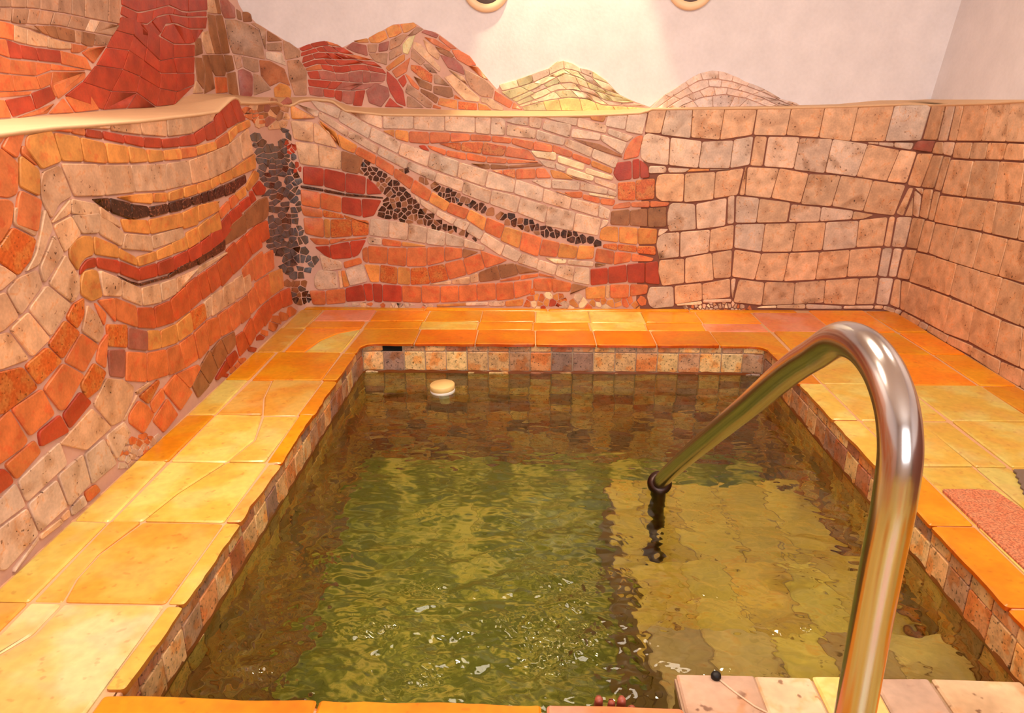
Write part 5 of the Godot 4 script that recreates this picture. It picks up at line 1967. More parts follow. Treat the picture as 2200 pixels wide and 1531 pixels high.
const TALL_MOUNTAIN := [
	"y", [6208,1423,6286,1438,6294,1414,6238,1414],
	"y", [6289,1438,6348,1468,6382,1475,6395,1436,6346,1412,6301,1412],
	"y", [6384,1482,6419,1499,6459,1504,6471,1465,6440,1446,6400,1436],
	"y", [6461,1505,6536,1514,6550,1494,6499,1464,6478,1460],
	"m", [6165,1389,6208,1420,6225,1414,6279,1403,6284,1348,6212,1367],
	"h", [6283,1408,6340,1408,6329,1366,6287,1366],
	"m", [6344,1410,6402,1425,6391,1375,6339,1368],
	"h", [6405,1428,6476,1458,6504,1454,6460,1402,6399,1376],
	"h", [6284,1363,6391,1365,6382,1303,6381,1303,6318,1321],
	"h", [6394,1367,6424,1386,6461,1403,6466,1360,6396,1324],
	"g", [6468,1405,6500,1440,6542,1454,6519,1399,6497,1355,6469,1364],
	"h", [6496,1446,6550,1493,6586,1481,6539,1452],
	"y", [6373,1292,6451,1348,6481,1360,6480,1329,6389,1272],
	"o", [6405,1274,6473,1318,6509,1344,6487,1269,6429,1238],
	"r", [6435,1230,6473,1259,6486,1219,6464,1188],
	"m", [6569,1465,6590,1478,6624,1472,6665,1452,6652,1434],
	"o", [6666,1451,6760,1384,6726,1381,6661,1433],
	"o", [6727,1379,6770,1378,6825,1350,6861,1303,6815,1299,6753,1332],
	"o", [6812,1303,6866,1298,6923,1227,6884,1242],
	"o", [6584,1443,6644,1433,6728,1382,6718,1368,6632,1406],
	"b", [6639,1398,6718,1371,6745,1347,6722,1336,6664,1366],
	"t", [6577,1435,6629,1401,6669,1355,6656,1327,6603,1363],
	"m", [6665,1356,6743,1339,6788,1296,6797,1252,6707,1289],
	"t", [6709,1283,6788,1246,6817,1197,6750,1244],
	"h", [6793,1286,6879,1246,6898,1237,6954,1188,6943,1139,6878,1147,6823,1190,6802,1229],
	"o", [6957,1179,7055,1117,7036,1084,6950,1130],
	"o", [7058,1118,7107,1077,7045,1084],
	"t", [6684,1243,6732,1260,6821,1185,6876,1140,6871,1116,6797,1124,6747,1170],
	"t", [6880,1143,6941,1134,7003,1087,7000,1072,6943,1080,6908,1109,6880,1116],
	"t", [6525,1421,6566,1410,6620,1349,6670,1292,6663,1266,6598,1320,6523,1387],
	"h", [6517,1388,6589,1321,6562,1301,6510,1338],
	"h", [6573,1310,6609,1310,6653,1261,6608,1269],
	"v", [6509,1307,6561,1300,6626,1256,6620,1213,6568,1231,6508,1281],
	"h", [6629,1255,6650,1259,6720,1197,6631,1211],
	"b", [6626,1201,6724,1193,6736,1148,6708,1137,6625,1162],
	"b", [6520,1251,6564,1232,6622,1205,6617,1172,6553,1194],
	"b", [6556,1188,6622,1162,6655,1140,6640,1106,6555,1169],
	"y", [6658,1140,6753,1128,6752,1078,6645,1104],
	"v", [6758,1122,6857,1113,6861,1075,6757,1080],
	"y", [6864,1114,6909,1103,6940,1075,6866,1075],
	"o", [6740,1159,6781,1128,6733,1134],
	"o", [6474,1263,6499,1251,6554,1191,6547,1176,6510,1199],
	"h", [6487,1212,6542,1176,6586,1141,6621,1112,6612,1085,6582,1089,6519,1140,6473,1167],
	"h", [6481,1148,6505,1146,6574,1088,6478,1090],
	"o", [6623,1107,6667,1090,6662,1080,6616,1087],
]
const GOLD_MOUNTAIN := [
	"w", [6976,1206,7024,1218,7071,1231,7086,1195,7041,1184,6996,1173],
	"g", [7071,1231,7111,1244,7151,1258,7163,1218,7125,1206,7086,1195],
	"c", [7151,1258,7197,1274,7243,1289,7248,1255,7206,1236,7163,1218],
	"w", [7243,1289,7277,1316,7318,1328,7325,1286,7286,1273,7248,1255],
	"w", [7318,1328,7365,1315,7407,1291,7416,1265,7371,1279,7325,1286],
	"c", [7407,1291,7441,1284,7474,1275,7477,1240,7446,1253,7416,1265],
	"g", [7474,1275,7514,1250,7554,1224,7562,1211,7519,1226,7477,1240],
	"g", [6989,1169,7044,1182,7093,1195,7141,1173,7093,1153,7039,1132],
	"g", [7093,1195,7128,1205,7162,1215,7208,1205,7175,1189,7141,1173],
	"w", [7162,1215,7200,1232,7238,1248,7285,1243,7247,1223,7208,1205],
	"w", [7238,1248,7278,1266,7317,1285,7370,1252,7325,1264,7285,1243],
	"g", [7317,1285,7358,1279,7398,1270,7450,1222,7411,1240,7370,1252],
	"c", [7398,1270,7435,1255,7472,1240,7526,1189,7488,1204,7450,1222],
	"w", [7472,1240,7517,1224,7562,1209,7621,1157,7574,1173,7526,1189],
	"g", [7041,1131,7096,1152,7147,1173,7170,1163,7123,1141,7073,1117],
	"c", [7147,1173,7181,1189,7215,1206,7236,1191,7203,1178,7170,1163],
	"g", [7215,1206,7250,1222,7285,1240,7307,1213,7271,1205,7236,1191],
	"w", [7285,1240,7332,1261,7384,1246,7406,1204,7358,1218,7307,1213],
	"w", [7384,1246,7413,1237,7441,1224,7462,1185,7434,1194,7406,1204],
	"g", [7441,1224,7487,1203,7534,1184,7554,1158,7508,1171,7462,1185],
	"g", [7534,1184,7577,1170,7634,1151,7650,1131,7596,1146,7554,1158],
	"g", [7071,1114,7110,1133,7145,1149,7169,1130,7131,1117,7086,1103],
	"w", [7145,1149,7186,1169,7229,1186,7258,1167,7215,1146,7169,1130],
	"w", [7229,1186,7265,1201,7303,1210,7339,1180,7297,1181,7258,1167],
	"w", [7303,1210,7342,1214,7381,1212,7421,1171,7381,1180,7339,1180],
	"c", [7381,1212,7432,1192,7484,1176,7531,1134,7477,1156,7421,1171],
	"g", [7484,1176,7512,1168,7539,1160,7589,1121,7559,1125,7531,1134],
	"g", [7539,1160,7589,1146,7645,1145,7703,1118,7643,1113,7589,1121],
	"w", [7085,1100,7132,1115,7171,1128,7194,1117,7151,1106,7101,1093],
	"w", [7171,1128,7224,1148,7274,1172,7311,1137,7252,1129,7194,1117],
	"g", [7274,1172,7317,1178,7362,1178,7405,1138,7357,1142,7311,1137],
	"c", [7362,1178,7403,1173,7444,1163,7491,1119,7449,1134,7405,1138],
	"w", [7444,1163,7479,1153,7512,1140,7564,1102,7526,1106,7491,1119],
	"c", [7512,1140,7553,1124,7597,1117,7656,1097,7610,1099,7564,1102],
	"c", [7597,1117,7647,1110,7698,1112,7764,1100,7710,1094,7656,1097],
	"g", [7101,1091,7161,1106,7214,1120,7233,1073,7179,1073,7115,1073],
	"s", [7214,1120,7255,1127,7297,1132,7316,1073,7274,1073,7233,1073],
	"s", [7297,1132,7353,1140,7409,1135,7427,1072,7372,1073,7316,1073],
	"s", [7409,1135,7453,1131,7493,1116,7513,1072,7470,1072,7427,1072],
	"s", [7493,1116,7539,1101,7587,1098,7607,1071,7560,1071,7513,1072],
	"s", [7587,1098,7625,1096,7663,1094,7682,1070,7645,1071,7607,1071],
	"s", [7663,1094,7713,1091,7763,1088,7780,1069,7731,1070,7682,1070],
]
const PALE_MOUNTAIN := [
	"p", [7784,1082,7818,1116,7839,1136,7862,1155,7900,1140,7879,1125,7857,1111,7823,1084],
	"p", [7862,1155,7898,1177,7933,1198,7968,1220,7990,1197,7960,1178,7930,1160,7900,1140],
	"p", [7968,1220,7993,1236,8018,1251,8044,1264,8060,1228,8034,1224,8012,1210,7990,1197],
	"p", [8044,1264,8076,1270,8107,1277,8140,1273,8144,1232,8115,1234,8088,1231,8060,1228],
	"p", [8140,1273,8167,1270,8193,1261,8219,1251,8214,1221,8191,1224,8167,1228,8144,1232],
	"p", [8219,1251,8250,1240,8278,1224,8309,1214,8295,1197,8268,1205,8241,1213,8214,1221],
	"p", [8309,1214,8338,1204,8367,1193,8395,1181,8370,1172,8345,1180,8320,1189,8295,1197],
	"p", [8395,1181,8425,1166,8455,1150,8484,1134,8450,1138,8424,1150,8397,1162,8370,1172],
	"p", [8484,1134,8524,1124,8564,1115,8599,1093,8549,1096,8516,1110,8483,1123,8450,1138],
	"p", [7818,1083,7861,1112,7886,1129,7911,1146,7949,1132,7927,1120,7906,1107,7871,1083],
	"p", [7911,1146,7935,1161,7959,1176,7984,1191,8012,1162,7990,1154,7969,1144,7949,1132],
	"p", [7984,1191,8015,1211,8049,1225,8087,1229,8097,1195,8069,1184,8040,1173,8012,1162],
	"p", [8087,1229,8111,1232,8136,1231,8160,1227,8158,1192,8138,1193,8118,1194,8097,1195],
	"p", [8160,1227,8197,1222,8234,1214,8270,1203,8248,1178,8218,1184,8188,1191,8158,1192],
	"p", [8270,1203,8303,1193,8336,1182,8369,1171,8330,1156,8303,1165,8275,1171,8248,1178],
	"p", [8369,1171,8404,1157,8438,1142,8471,1126,8414,1125,8387,1137,8358,1146,8330,1156],
	"p", [8471,1126,8497,1116,8523,1105,8549,1095,8476,1096,8455,1106,8435,1115,8414,1125],
	"p", [7878,1086,7916,1111,7947,1129,7978,1147,8020,1125,7994,1114,7968,1104,7942,1086],
	"p", [7978,1147,8001,1156,8024,1165,8046,1174,8073,1143,8055,1139,8037,1132,8020,1125],
	"p", [8046,1174,8070,1183,8094,1193,8120,1192,8133,1151,8113,1148,8093,1146,8073,1143],
	"p", [8120,1192,8145,1191,8170,1190,8195,1188,8191,1155,8172,1156,8153,1153,8133,1151],
	"p", [8195,1188,8237,1179,8280,1169,8322,1157,8290,1137,8257,1143,8224,1149,8191,1155],
	"p", [8322,1157,8348,1148,8373,1140,8399,1130,8350,1118,8330,1125,8311,1132,8290,1137],
	"p", [8399,1130,8425,1118,8450,1107,8476,1095,8412,1095,8391,1102,8371,1110,8350,1118],
	"p", [7942,1087,7967,1102,7992,1112,8017,1122,8047,1091,8024,1088,8003,1087,7982,1085],
	"p", [8017,1122,8049,1135,8083,1143,8118,1147,8125,1092,8098,1089,8071,1086,8049,1088],
	"p", [8118,1147,8157,1152,8196,1152,8235,1145,8212,1092,8183,1090,8154,1090,8125,1092],
	"p", [8235,1145,8259,1141,8282,1137,8305,1133,8262,1092,8247,1092,8230,1092,8212,1092],
	"p", [8305,1133,8340,1120,8376,1106,8412,1093,8347,1093,8320,1094,8292,1091,8262,1092],
]
const SHARDS := [
	"k", [5384,963,5352,985,5363,997,5445,978,5434,966,5415,961],
	"k", [4890,961,4898,978,4960,988,5002,983,4962,941,4918,945],
	"k", [4979,938,4962,941,5002,983,5031,981,5062,953],
	"k", [5443,919,5407,937,5405,962,5430,972,5451,949,5449,920],
	"k", [4961,911,4897,928,4936,944,4962,941,4979,938,4994,916],
	"d", [5124,929,5102,921,5058,909,4994,916,4979,938,5064,954,5120,941],
	"k", [5327,884,5299,898,5294,927,5346,937,5395,893],
	"k", [5395,893,5355,930,5371,938,5402,938,5432,925,5413,893,5412,893],
	"k", [4956,879,4925,896,4973,913,4994,916,5058,909,5064,889],
	"k", [5083,881,5064,889,5058,909,5121,927,5135,925,5177,876],
	"k", [5185,875,5177,876,5136,923,5214,923,5229,915,5219,877],
	"k", [5219,877,5220,910,5298,904,5327,884,5319,878,5267,874],
	"k", [5378,852,5319,878,5327,884,5395,893,5412,893,5412,858],
	"k", [4950,874,4953,878,5064,889,5083,881,5069,859,5068,858],
	"k", [5069,859,5083,881,5177,876,5185,875,5180,855,5139,846],
	"k", [5238,837,5180,855,5185,875,5219,877,5267,874,5276,840],
	"d", [5276,840,5267,874,5319,878,5378,852,5372,841,5363,837,5325,832],
	"k", [5372,841,5378,852,5412,858,5431,854,5428,830],
	"k", [5434,818,5428,830,5431,854,5451,861,5469,847,5469,827,5452,817],
	"k", [4971,836,4958,840,4933,867,4949,874,5068,858,5037,837],
	"k", [5103,817,5037,837,5068,858,5069,859,5139,846,5142,827,5097,817],
	"k", [5142,827,5139,846,5180,855,5238,837,5213,820],
	"k", [5229,810,5213,820,5238,837,5276,840,5325,832,5322,811],
	"k", [5406,796,5347,800,5322,811,5325,832,5363,837,5413,806],
	"k", [5413,806,5363,837,5372,841,5428,830,5434,818],
	"k", [4960,818,4975,836,5037,837,5100,818,5055,791],
	"k", [5124,799,5102,818,5142,827,5213,820,5229,810,5224,794,5216,791],
	"k", [5224,794,5229,810,5322,811,5347,800,5321,786],
	"d", [5384,758,5331,775,5321,786,5347,800,5406,796,5413,785],
	"k", [5413,785,5406,796,5413,806,5434,818,5437,818,5459,792,5456,772],
	"k", [4982,772,4923,796,4952,818,4957,818,5038,796,5045,791,5031,780],
	"d", [5064,768,5031,780,5047,793,5105,790,5147,764,5126,759],
	"k", [5147,764,5098,794,5115,800,5216,791,5229,761,5223,759],
	"k", [5228,764,5216,791,5224,794,5321,786,5331,775,5234,763],
	"k", [5349,737,5217,761,5331,775,5384,758,5389,745,5382,743],
	"k", [5389,745,5384,758,5413,785,5456,772,5457,771,5432,741],
	"d", [5457,771,5463,769,5480,727,5444,722,5432,741],
	"k", [4960,771,4971,772,5031,780,5064,768,5059,747,5010,746],
	"k", [5059,747,5064,768,5126,759,5111,741,5105,740],
	"k", [5111,741,5126,759,5147,764,5236,758,5245,735,5184,728],
	"k", [5368,695,5328,717,5365,739,5382,743,5418,705,5417,704],
	"k", [5418,705,5382,743,5389,745,5432,741,5444,722,5441,715],
	"k", [5459,684,5441,715,5444,722,5480,727,5483,725,5491,702],
	"k", [5012,730,5025,746,5059,747,5105,740,5092,709,5086,710],
	"d", [5104,706,5092,709,5105,740,5111,741,5184,728,5156,701],
	"k", [5205,687,5156,701,5184,728,5246,735,5289,723,5291,700],
	"k", [5407,663,5355,687,5362,695,5417,704,5435,680],
	"k", [5435,680,5417,704,5418,705,5441,715,5459,684,5458,683],
	"k", [4965,684,4962,687,5086,710,5092,709,5104,706,5095,680,5079,672,4991,681],
	"k", [5095,680,5104,706,5156,701,5205,687,5207,679,5192,672],
	"k", [5207,679,5205,687,5290,700,5358,686,5293,656],
	"k", [5351,631,5315,637,5293,656,5356,685,5360,685,5407,663,5407,663],
	"k", [5407,663,5407,663,5435,680,5466,685,5467,681,5439,642],
	"k", [5448,633,5442,636,5439,642,5461,672,5480,657,5482,638],
	"k", [5110,647,5069,666,5095,680,5192,672,5176,650],
	"d", [5176,650,5192,672,5207,679,5293,656,5314,638,5267,627],
	"k", [5391,609,5359,634,5407,663,5439,642,5442,636],
	"k", [5430,587,5393,600,5394,611,5442,636,5457,628,5461,609],
	"k", [5008,634,5019,649,5128,646,5127,623],
	"k", [5127,623,5128,646,5130,648,5176,650,5255,630,5256,629,5155,614,5137,615],
	"k", [5267,593,5240,603,5243,623,5394,610,5376,583],
	"k", [5432,575,5430,587,5457,606,5472,602,5472,576],
	"k", [5036,601,5007,634,5008,634,5127,623,5137,615,5121,585,5111,584],
	"k", [5121,584,5137,615,5155,614,5262,597,5267,593,5251,576,5172,573],
	"k", [5251,576,5267,593,5389,582,5392,578,5342,554,5314,555],
	"k", [5391,544,5391,577,5434,575,5450,538,5448,535],
	"k", [5449,538,5434,574,5434,575,5472,576,5486,559,5454,538],
	"k", [5232,533,5185,555,5181,573,5251,576,5314,555,5305,538],
	"d", [5305,538,5314,555,5318,555,5396,541,5390,518,5340,525],
	"k", [5395,514,5390,518,5396,541,5399,542,5446,536,5447,514],
	"k", [5013,547,5032,583,5104,580,5122,564,5103,542,5033,540],
	"k", [5172,511,5103,542,5119,560,5190,553,5232,533,5235,512,5221,508],
	"d", [5235,512,5232,533,5305,538,5340,525,5312,501],
	"d", [5312,501,5340,525,5390,518,5395,514,5388,481,5383,481],
	"k", [5390,488,5395,514,5449,514,5452,510,5441,472],
	"k", [5024,521,5033,540,5103,542,5172,511,5150,504,5081,507],
	"k", [5175,464,5150,504,5172,511,5221,508,5263,473,5200,456],
	"k", [5263,473,5221,508,5235,512,5312,501,5381,482,5379,471,5329,461],
	"k", [5437,437,5422,469,5426,475,5459,470,5472,449],
	"k", [5029,480,4992,514,5044,516,5081,507,5105,473,5073,470],
	"k", [5105,473,5081,507,5150,504,5175,464],
	"k", [5241,431,5201,455,5200,456,5263,473,5329,461,5355,426,5314,421],
	"k", [5355,426,5329,461,5374,470,5405,463,5398,419],
	"k", [5427,409,5398,419,5405,463,5424,465,5437,437,5434,411],
	"k", [5434,411,5437,437,5467,447,5478,442,5466,412,5444,409],
	"k", [4975,453,4961,467,5029,480,5073,470,5088,447,5065,440],
	"k", [5175,464,5200,456,5201,455,5111,442,5088,447,5073,470,5105,473],
	"k", [5201,455,5245,428,5244,426,5184,416,5111,442],
	"k", [5370,380,5319,405,5328,423,5355,426,5398,419,5427,409,5421,394],
	"k", [5427,409,5434,411,5444,409,5465,367,5434,358,5421,394],
	"k", [5477,357,5468,362,5444,409,5477,415,5495,406,5496,370],
	"k", [4994,422,4955,442,4974,453,5065,440,5092,413],
	"k", [5121,401,5092,413,5065,440,5088,447,5111,442,5184,416,5179,397,5179,397],
	"k", [5179,397,5184,416,5229,431,5299,404,5263,385],
	"k", [5341,357,5263,385,5305,408,5315,407,5370,380,5372,359,5368,358],
	"k", [5372,359,5370,380,5421,394,5436,360,5435,357],
	"k", [5009,400,5018,420,5092,413,5121,401,5085,382],
	"d", [5182,344,5074,372,5071,375,5121,401,5179,397,5224,351,5211,347],
	"k", [5224,351,5179,397,5179,397,5263,385,5341,357,5317,342],
	"k", [5370,306,5317,342,5341,357,5368,358,5425,316],
	"d", [5425,316,5368,358,5372,359,5439,357,5445,350,5431,316],
	"k", [5435,313,5431,316,5445,350,5475,353,5496,322,5490,308,5476,299],
	"k", [5198,307,5174,323,5205,346,5211,347,5297,306],
	"k", [5297,306,5211,347,5224,351,5317,342,5370,306,5369,303,5316,302],
	"k", [5417,259,5369,303,5370,306,5425,316,5431,316,5435,313,5431,261],
	"k", [5431,261,5435,313,5476,299,5458,258,5459,256],
	"k", [5460,263,5476,299,5487,305,5504,293,5502,270,5471,255],
	"k", [5516,234,5502,270,5504,292,5533,298,5549,272],
	"k", [5259,275,5203,307,5203,307,5297,306,5316,302,5305,268],
	"d", [5340,258,5305,268,5316,302,5369,303,5418,258,5415,253],
	"k", [5503,225,5483,235,5473,256,5502,270,5516,234,5515,229],
	"k", [5196,254,5187,257,5104,313,5202,308,5259,275,5204,253],
	"k", [5268,225,5198,250,5259,275,5305,268,5352,254,5362,229],
	"k", [5406,219,5396,256,5458,236,5448,213,5446,212],
	"k", [5446,208,5457,233,5457,234,5493,232,5502,227,5492,193],
	"k", [5355,179,5283,204,5269,226,5368,229,5406,220,5402,183,5400,178],
	"k", [5401,175,5406,216,5410,218,5449,211,5454,167],
	"h", [5232,1098,5197,1111,5239,1140,5249,1142,5345,1138,5365,1106,5363,1101],
	"m", [5373,1096,5363,1101,5365,1106,5442,1144,5449,1146,5469,1130,5471,1112,5466,1108],
	"t", [4883,1084,4891,1100,4954,1116,5050,1110,5023,1081],
	"b", [5039,1071,5023,1081,5050,1110,5079,1119,5146,1112,5118,1076],
	"m", [5118,1076,5150,1116,5184,1116,5232,1098,5221,1087,5180,1070],
	"b", [5313,1052,5221,1087,5232,1098,5363,1101,5373,1096,5380,1078],
	"h", [5380,1078,5373,1096,5458,1109,5443,1063,5417,1066],
	"h", [4987,1041,4859,1075,4860,1076,4883,1084,5023,1081,5039,1071,5037,1061],
	"b", [5129,1041,5037,1061,5039,1071,5118,1076,5180,1070,5184,1053],
	"t", [5184,1053,5180,1070,5221,1087,5313,1052,5294,1038],
	"h", [5299,1032,5294,1038,5313,1052,5380,1078,5417,1066,5393,1031,5324,1025],
	"t", [5393,1031,5417,1066,5441,1063,5445,1062,5453,1036,5439,1026],
	"t", [5023,998,4973,1010,4964,1021,4987,1041,5037,1061,5129,1041,5118,1006],
	"m", [5118,1006,5129,1041,5184,1053,5294,1038,5299,1032,5149,1001],
	"t", [5169,986,5151,1001,5299,1032,5324,1025,5364,984],
	"t", [5362,989,5357,991,5324,1025,5393,1031,5440,1026,5432,989,5412,984],
	"b", [5224,172,5173,189,5171,216,5235,218,5295,184,5299,157],
	"b", [5311,149,5301,153,5288,178,5331,189,5366,172,5335,145],
	"b", [5392,130,5335,145,5369,174,5420,165,5423,162,5416,139],
	"b", [5416,139,5423,163,5455,163,5470,152,5459,117,5454,114],
	"b", [5380,99,5279,137,5295,151,5335,145,5392,130,5405,103],
	"k", [5418,96,5405,103,5392,130,5416,139,5456,113,5456,100],
	"k", [5286,95,5285,95,5273,137,5278,137,5380,99,5364,86],
	"b", [5364,86,5380,99,5405,103,5418,96,5420,67,5417,66,5402,67],
	"d", [5420,67,5418,96,5458,100,5467,93,5466,94,5452,63,5451,62],
	"d", [5461,82,5480,77,5486,51,5452,63],
	"d", [5347,43,5322,54,5281,95,5364,86,5402,67,5347,43],
	"b", [5415,17,5350,44,5402,67,5417,66,5426,21],
	"d", [5426,21,5417,66,5420,67,5451,62,5456,29,5434,19],
	"k", [5456,28,5451,62,5452,63,5486,51,5487,49,5468,22],
	"r", [5400,897,5377,902,5402,927,5418,931,5419,931,5434,906],
	"r", [5410,875,5400,897,5445,910,5446,909,5443,891,5423,876],
	"r", [5462,863,5443,891,5445,907,5446,908,5477,902,5473,874],
	"r", [5437,847,5428,847,5399,863,5399,867,5410,875,5423,876,5451,854],
	"r", [5451,854,5423,876,5443,891,5466,858,5466,858],
	"r", [5453,779,5452,810,5464,817,5479,809,5478,786,5462,775],
	"r", [5450,743,5429,760,5432,767,5453,779,5462,775,5468,765],
	"r", [5473,757,5462,775,5484,791,5492,781,5487,755],
	"d", [5851,787,5850,783,5849,782,5816,780,5812,793,5824,814,5827,815],
	"d", [5864,792,5864,791,5853,786,5852,786,5827,815,5837,826,5848,824,5871,808],
	"d", [5830,750,5811,775,5816,780,5849,782,5848,766],
	"d", [5856,756,5848,766,5849,782,5852,785,5864,791,5881,762],
	"d", [5897,753,5881,762,5864,791,5864,792,5910,779,5908,766],
	"b", [5808,745,5795,758,5801,769,5811,775,5830,750,5824,740],
	"d", [5825,736,5824,740,5830,750,5848,766,5856,756,5861,744,5847,734],
	"d", [5878,734,5861,744,5856,756,5881,762,5897,753,5894,744],
	"d", [5894,744,5897,753,5909,767,5931,763,5934,758,5923,730,5912,727],
	"d", [5923,730,5934,758,5956,748,5959,732,5944,721],
	"d", [5859,703,5857,704,5847,734,5861,744,5878,734,5872,713],
	"d", [5871,711,5878,734,5894,744,5912,727,5908,707,5893,704],
	"d", [5917,695,5908,707,5912,727,5923,730,5944,721,5939,703],
	"b", [5950,694,5939,703,5944,721,5961,733,5971,733,5978,722],
	"b", [5886,677,5894,706,5908,707,5917,695,5916,691,5905,676],
	"b", [5938,671,5916,691,5917,695,5939,703,5950,694,5956,683],
	"d", [5977,677,5976,676,5956,683,5950,694,5978,722,5984,717,5982,681],
	"d", [5982,681,5984,717,5987,718,6013,712,6024,698,6022,683],
	"b", [5914,646,5913,646,5905,676,5916,691,5938,671,5928,647],
	"d", [5939,632,5925,639,5938,671,5956,683,5976,676,5971,663],
	"d", [5976,676,5977,677,6002,649,5998,638,5984,640,5971,663],
	"d", [6002,649,5977,677,5982,681,6014,682,6014,682,6014,657],
	"d", [6038,644,6014,657,6014,682,6042,680,6060,663,6059,662],
	"b", [5941,627,5939,632,5971,663,5984,640,5960,619,5959,619],
	"d", [5987,616,5960,619,5984,640,5998,638,6002,629],
	"d", [6015,623,6002,629,5998,638,6002,649,6014,657,6038,644,6036,638],
	"d", [6057,613,6036,638,6038,644,6053,661,6081,638,6084,623],
	"d", [5924,592,5918,603,5949,628,5959,619,5959,601],
	"b", [5965,590,5964,591,5959,601,5959,619,5960,619,5987,616,5994,594,5992,593],
	"b", [5994,594,5987,616,6002,629,6015,623,6016,603],
	"d", [6025,595,6016,603,6015,623,6036,638,6057,613,6053,605],
	"d", [6062,581,6053,605,6057,613,6088,625,6088,625,6092,617,6084,581],
	"d", [6087,577,6084,581,6087,615,6108,611,6115,592],
	"d", [5917,580,5923,591,5959,601,5964,591,5939,565],
	"d", [5956,552,5942,554,5939,565,5964,591,5965,590,5978,554,5977,553],
	"b", [5978,554,5965,590,5992,593,5997,565],
	"d", [6020,562,5997,565,5992,593,5994,594,6016,603,6025,595,6026,568],
	"b", [6026,568,6025,595,6053,605,6062,581,6052,569],
	"d", [6062,581,6084,581,6087,577,6090,565,6077,547,6060,552,6052,569],
	"d", [6117,555,6090,565,6087,577,6115,592,6128,585,6127,561],
	"d", [5913,576,5924,576,5939,565,5942,554,5933,540,5891,544,5890,547],
	"d", [5942,554,5956,552,5958,525,5934,529,5933,540],
	"d", [5970,518,5958,525,5956,552,5977,553,5980,543],
	"d", [6003,532,5980,543,5977,553,5978,554,5997,565,6020,562,6022,548],
	"d", [6022,548,6020,562,6026,568,6052,569,6060,552,6040,532,6037,532],
	"d", [6060,552,6077,547,6081,533,6055,515,6040,532],
	"d", [6087,529,6081,533,6077,547,6090,565,6117,555,6112,535],
	"d", [6151,524,6112,533,6112,535,6117,555,6132,565,6134,564,6156,530],
	"b", [6156,530,6132,559,6162,568,6169,557,6162,536,6158,531],
	"d", [5926,502,5885,518,5893,544,5933,540,5934,529],
	"d", [5958,499,5925,502,5924,505,5934,529,5958,525,5970,518,5972,507],
	"d", [5982,496,5972,504,5970,518,5980,543,6003,532,6002,500],
	"d", [6002,505,6003,532,6022,548,6037,532,6017,510,6002,505],
	"d", [6046,496,6017,510,6037,532,6040,532,6055,515,6055,505],
	"b", [6055,505,6055,515,6081,533,6087,529,6091,494,6088,492],
	"b", [6091,489,6087,529,6112,535,6112,533,6115,504,6100,489],
	"d", [6115,504,6112,533,6151,524,6147,513,6140,506],
	"d", [6165,498,6147,513,6151,524,6156,530,6158,531,6194,504],
	"d", [6202,505,6199,503,6194,504,6158,531,6162,536,6199,538,6210,532],
	"d", [6024,470,6018,472,6002,505,6017,510,6046,496,6039,476],
	"b", [6051,469,6039,476,6046,496,6055,505,6092,491,6088,480],
	"b", [6120,471,6107,476,6101,491,6115,504,6140,506,6143,474],
	"d", [6143,471,6140,506,6147,513,6165,498,6159,464,6156,463],
	"d", [6200,503,6201,502,6195,482,6175,463,6160,465,6165,498,6194,504],
	"b", [6217,462,6195,482,6201,503,6204,505,6207,504,6237,472],
	"d", [6237,472,6206,501,6250,503,6249,472],
	"d", [6186,448,6182,470,6195,482,6217,462,6211,439,6202,439],
	"d", [6220,431,6211,439,6217,462,6237,472,6246,472,6247,472,6244,448,6221,431],
	"d", [6244,448,6248,479,6277,478,6273,436,6263,434],
	"d", [6275,434,6273,436,6276,470,6278,471,6302,469,6302,468,6306,448],
	"d", [6320,427,6306,448,6302,468,6333,472,6328,426],
	"b", [6286,417,6275,434,6306,448,6314,437,6292,415],
	"b", [6343,412,6332,423,6360,451,6376,443,6370,409],
	"d", [6370,406,6376,443,6393,447,6407,443,6385,400,6378,398],
	"d", [6432,374,6409,396,6409,399,6431,417,6441,385],
	"d", [6396,576,6393,583,6416,613,6439,599,6442,591,6415,569,6408,569],
	"d", [6438,545,6413,568,6443,592,6451,590,6448,551],
	"d", [6457,546,6448,552,6451,592,6463,599,6488,588,6488,587],
	"d", [6464,533,6457,546,6486,585,6499,564,6485,534],
	"b", [6492,521,6485,533,6500,565,6525,573,6539,565,6540,529,6530,520],
	"b", [6545,507,6539,524,6571,551,6593,539,6592,537,6564,501,6561,496],
	"d", [6561,497,6593,539,6607,534,6608,512,6586,494],
	"d", [6624,497,6608,512,6607,536,6612,542,6651,537,6656,514],
	"b", [6617,467,6588,471,6592,499,6608,512,6624,497,6628,473],
	"d", [6645,457,6628,470,6624,497,6656,514,6665,509,6660,473,6659,463],
	"b", [6660,473,6665,510,6676,516,6700,511,6694,479],
	"d", [6703,466,6694,479,6698,504,6699,511,6726,509,6727,474],
	"d", [6727,474,6727,474,6726,501,6732,505,6750,505,6763,474],
	"d", [6688,441,6659,471,6660,473,6694,479,6703,466,6698,446],
	"b", [6724,431,6698,443,6703,466,6727,474,6727,474,6739,439],
	"d", [6739,438,6727,474,6763,477,6764,476,6752,435],
	"d", [6754,441,6754,442,6766,480,6777,485,6785,478,6789,441],
	"d", [6789,440,6789,441,6786,468,6822,472,6827,469,6826,457,6814,445],
	"d", [6844,432,6826,457,6827,469,6840,474,6845,475,6868,441,6866,439],
	"b", [6771,414,6752,428,6752,442,6789,441,6789,440,6791,419],
	"d", [6812,400,6791,419,6789,440,6814,445,6816,401],
	"d", [6816,401,6814,445,6826,457,6844,432,6838,407,6827,400],
	"d", [6858,399,6839,413,6844,432,6866,439,6879,399],
	"d", [6880,397,6879,398,6866,439,6868,450,6874,453,6901,440,6902,412],
	"d", [6916,399,6902,411,6902,432,6916,451,6940,444,6936,398],
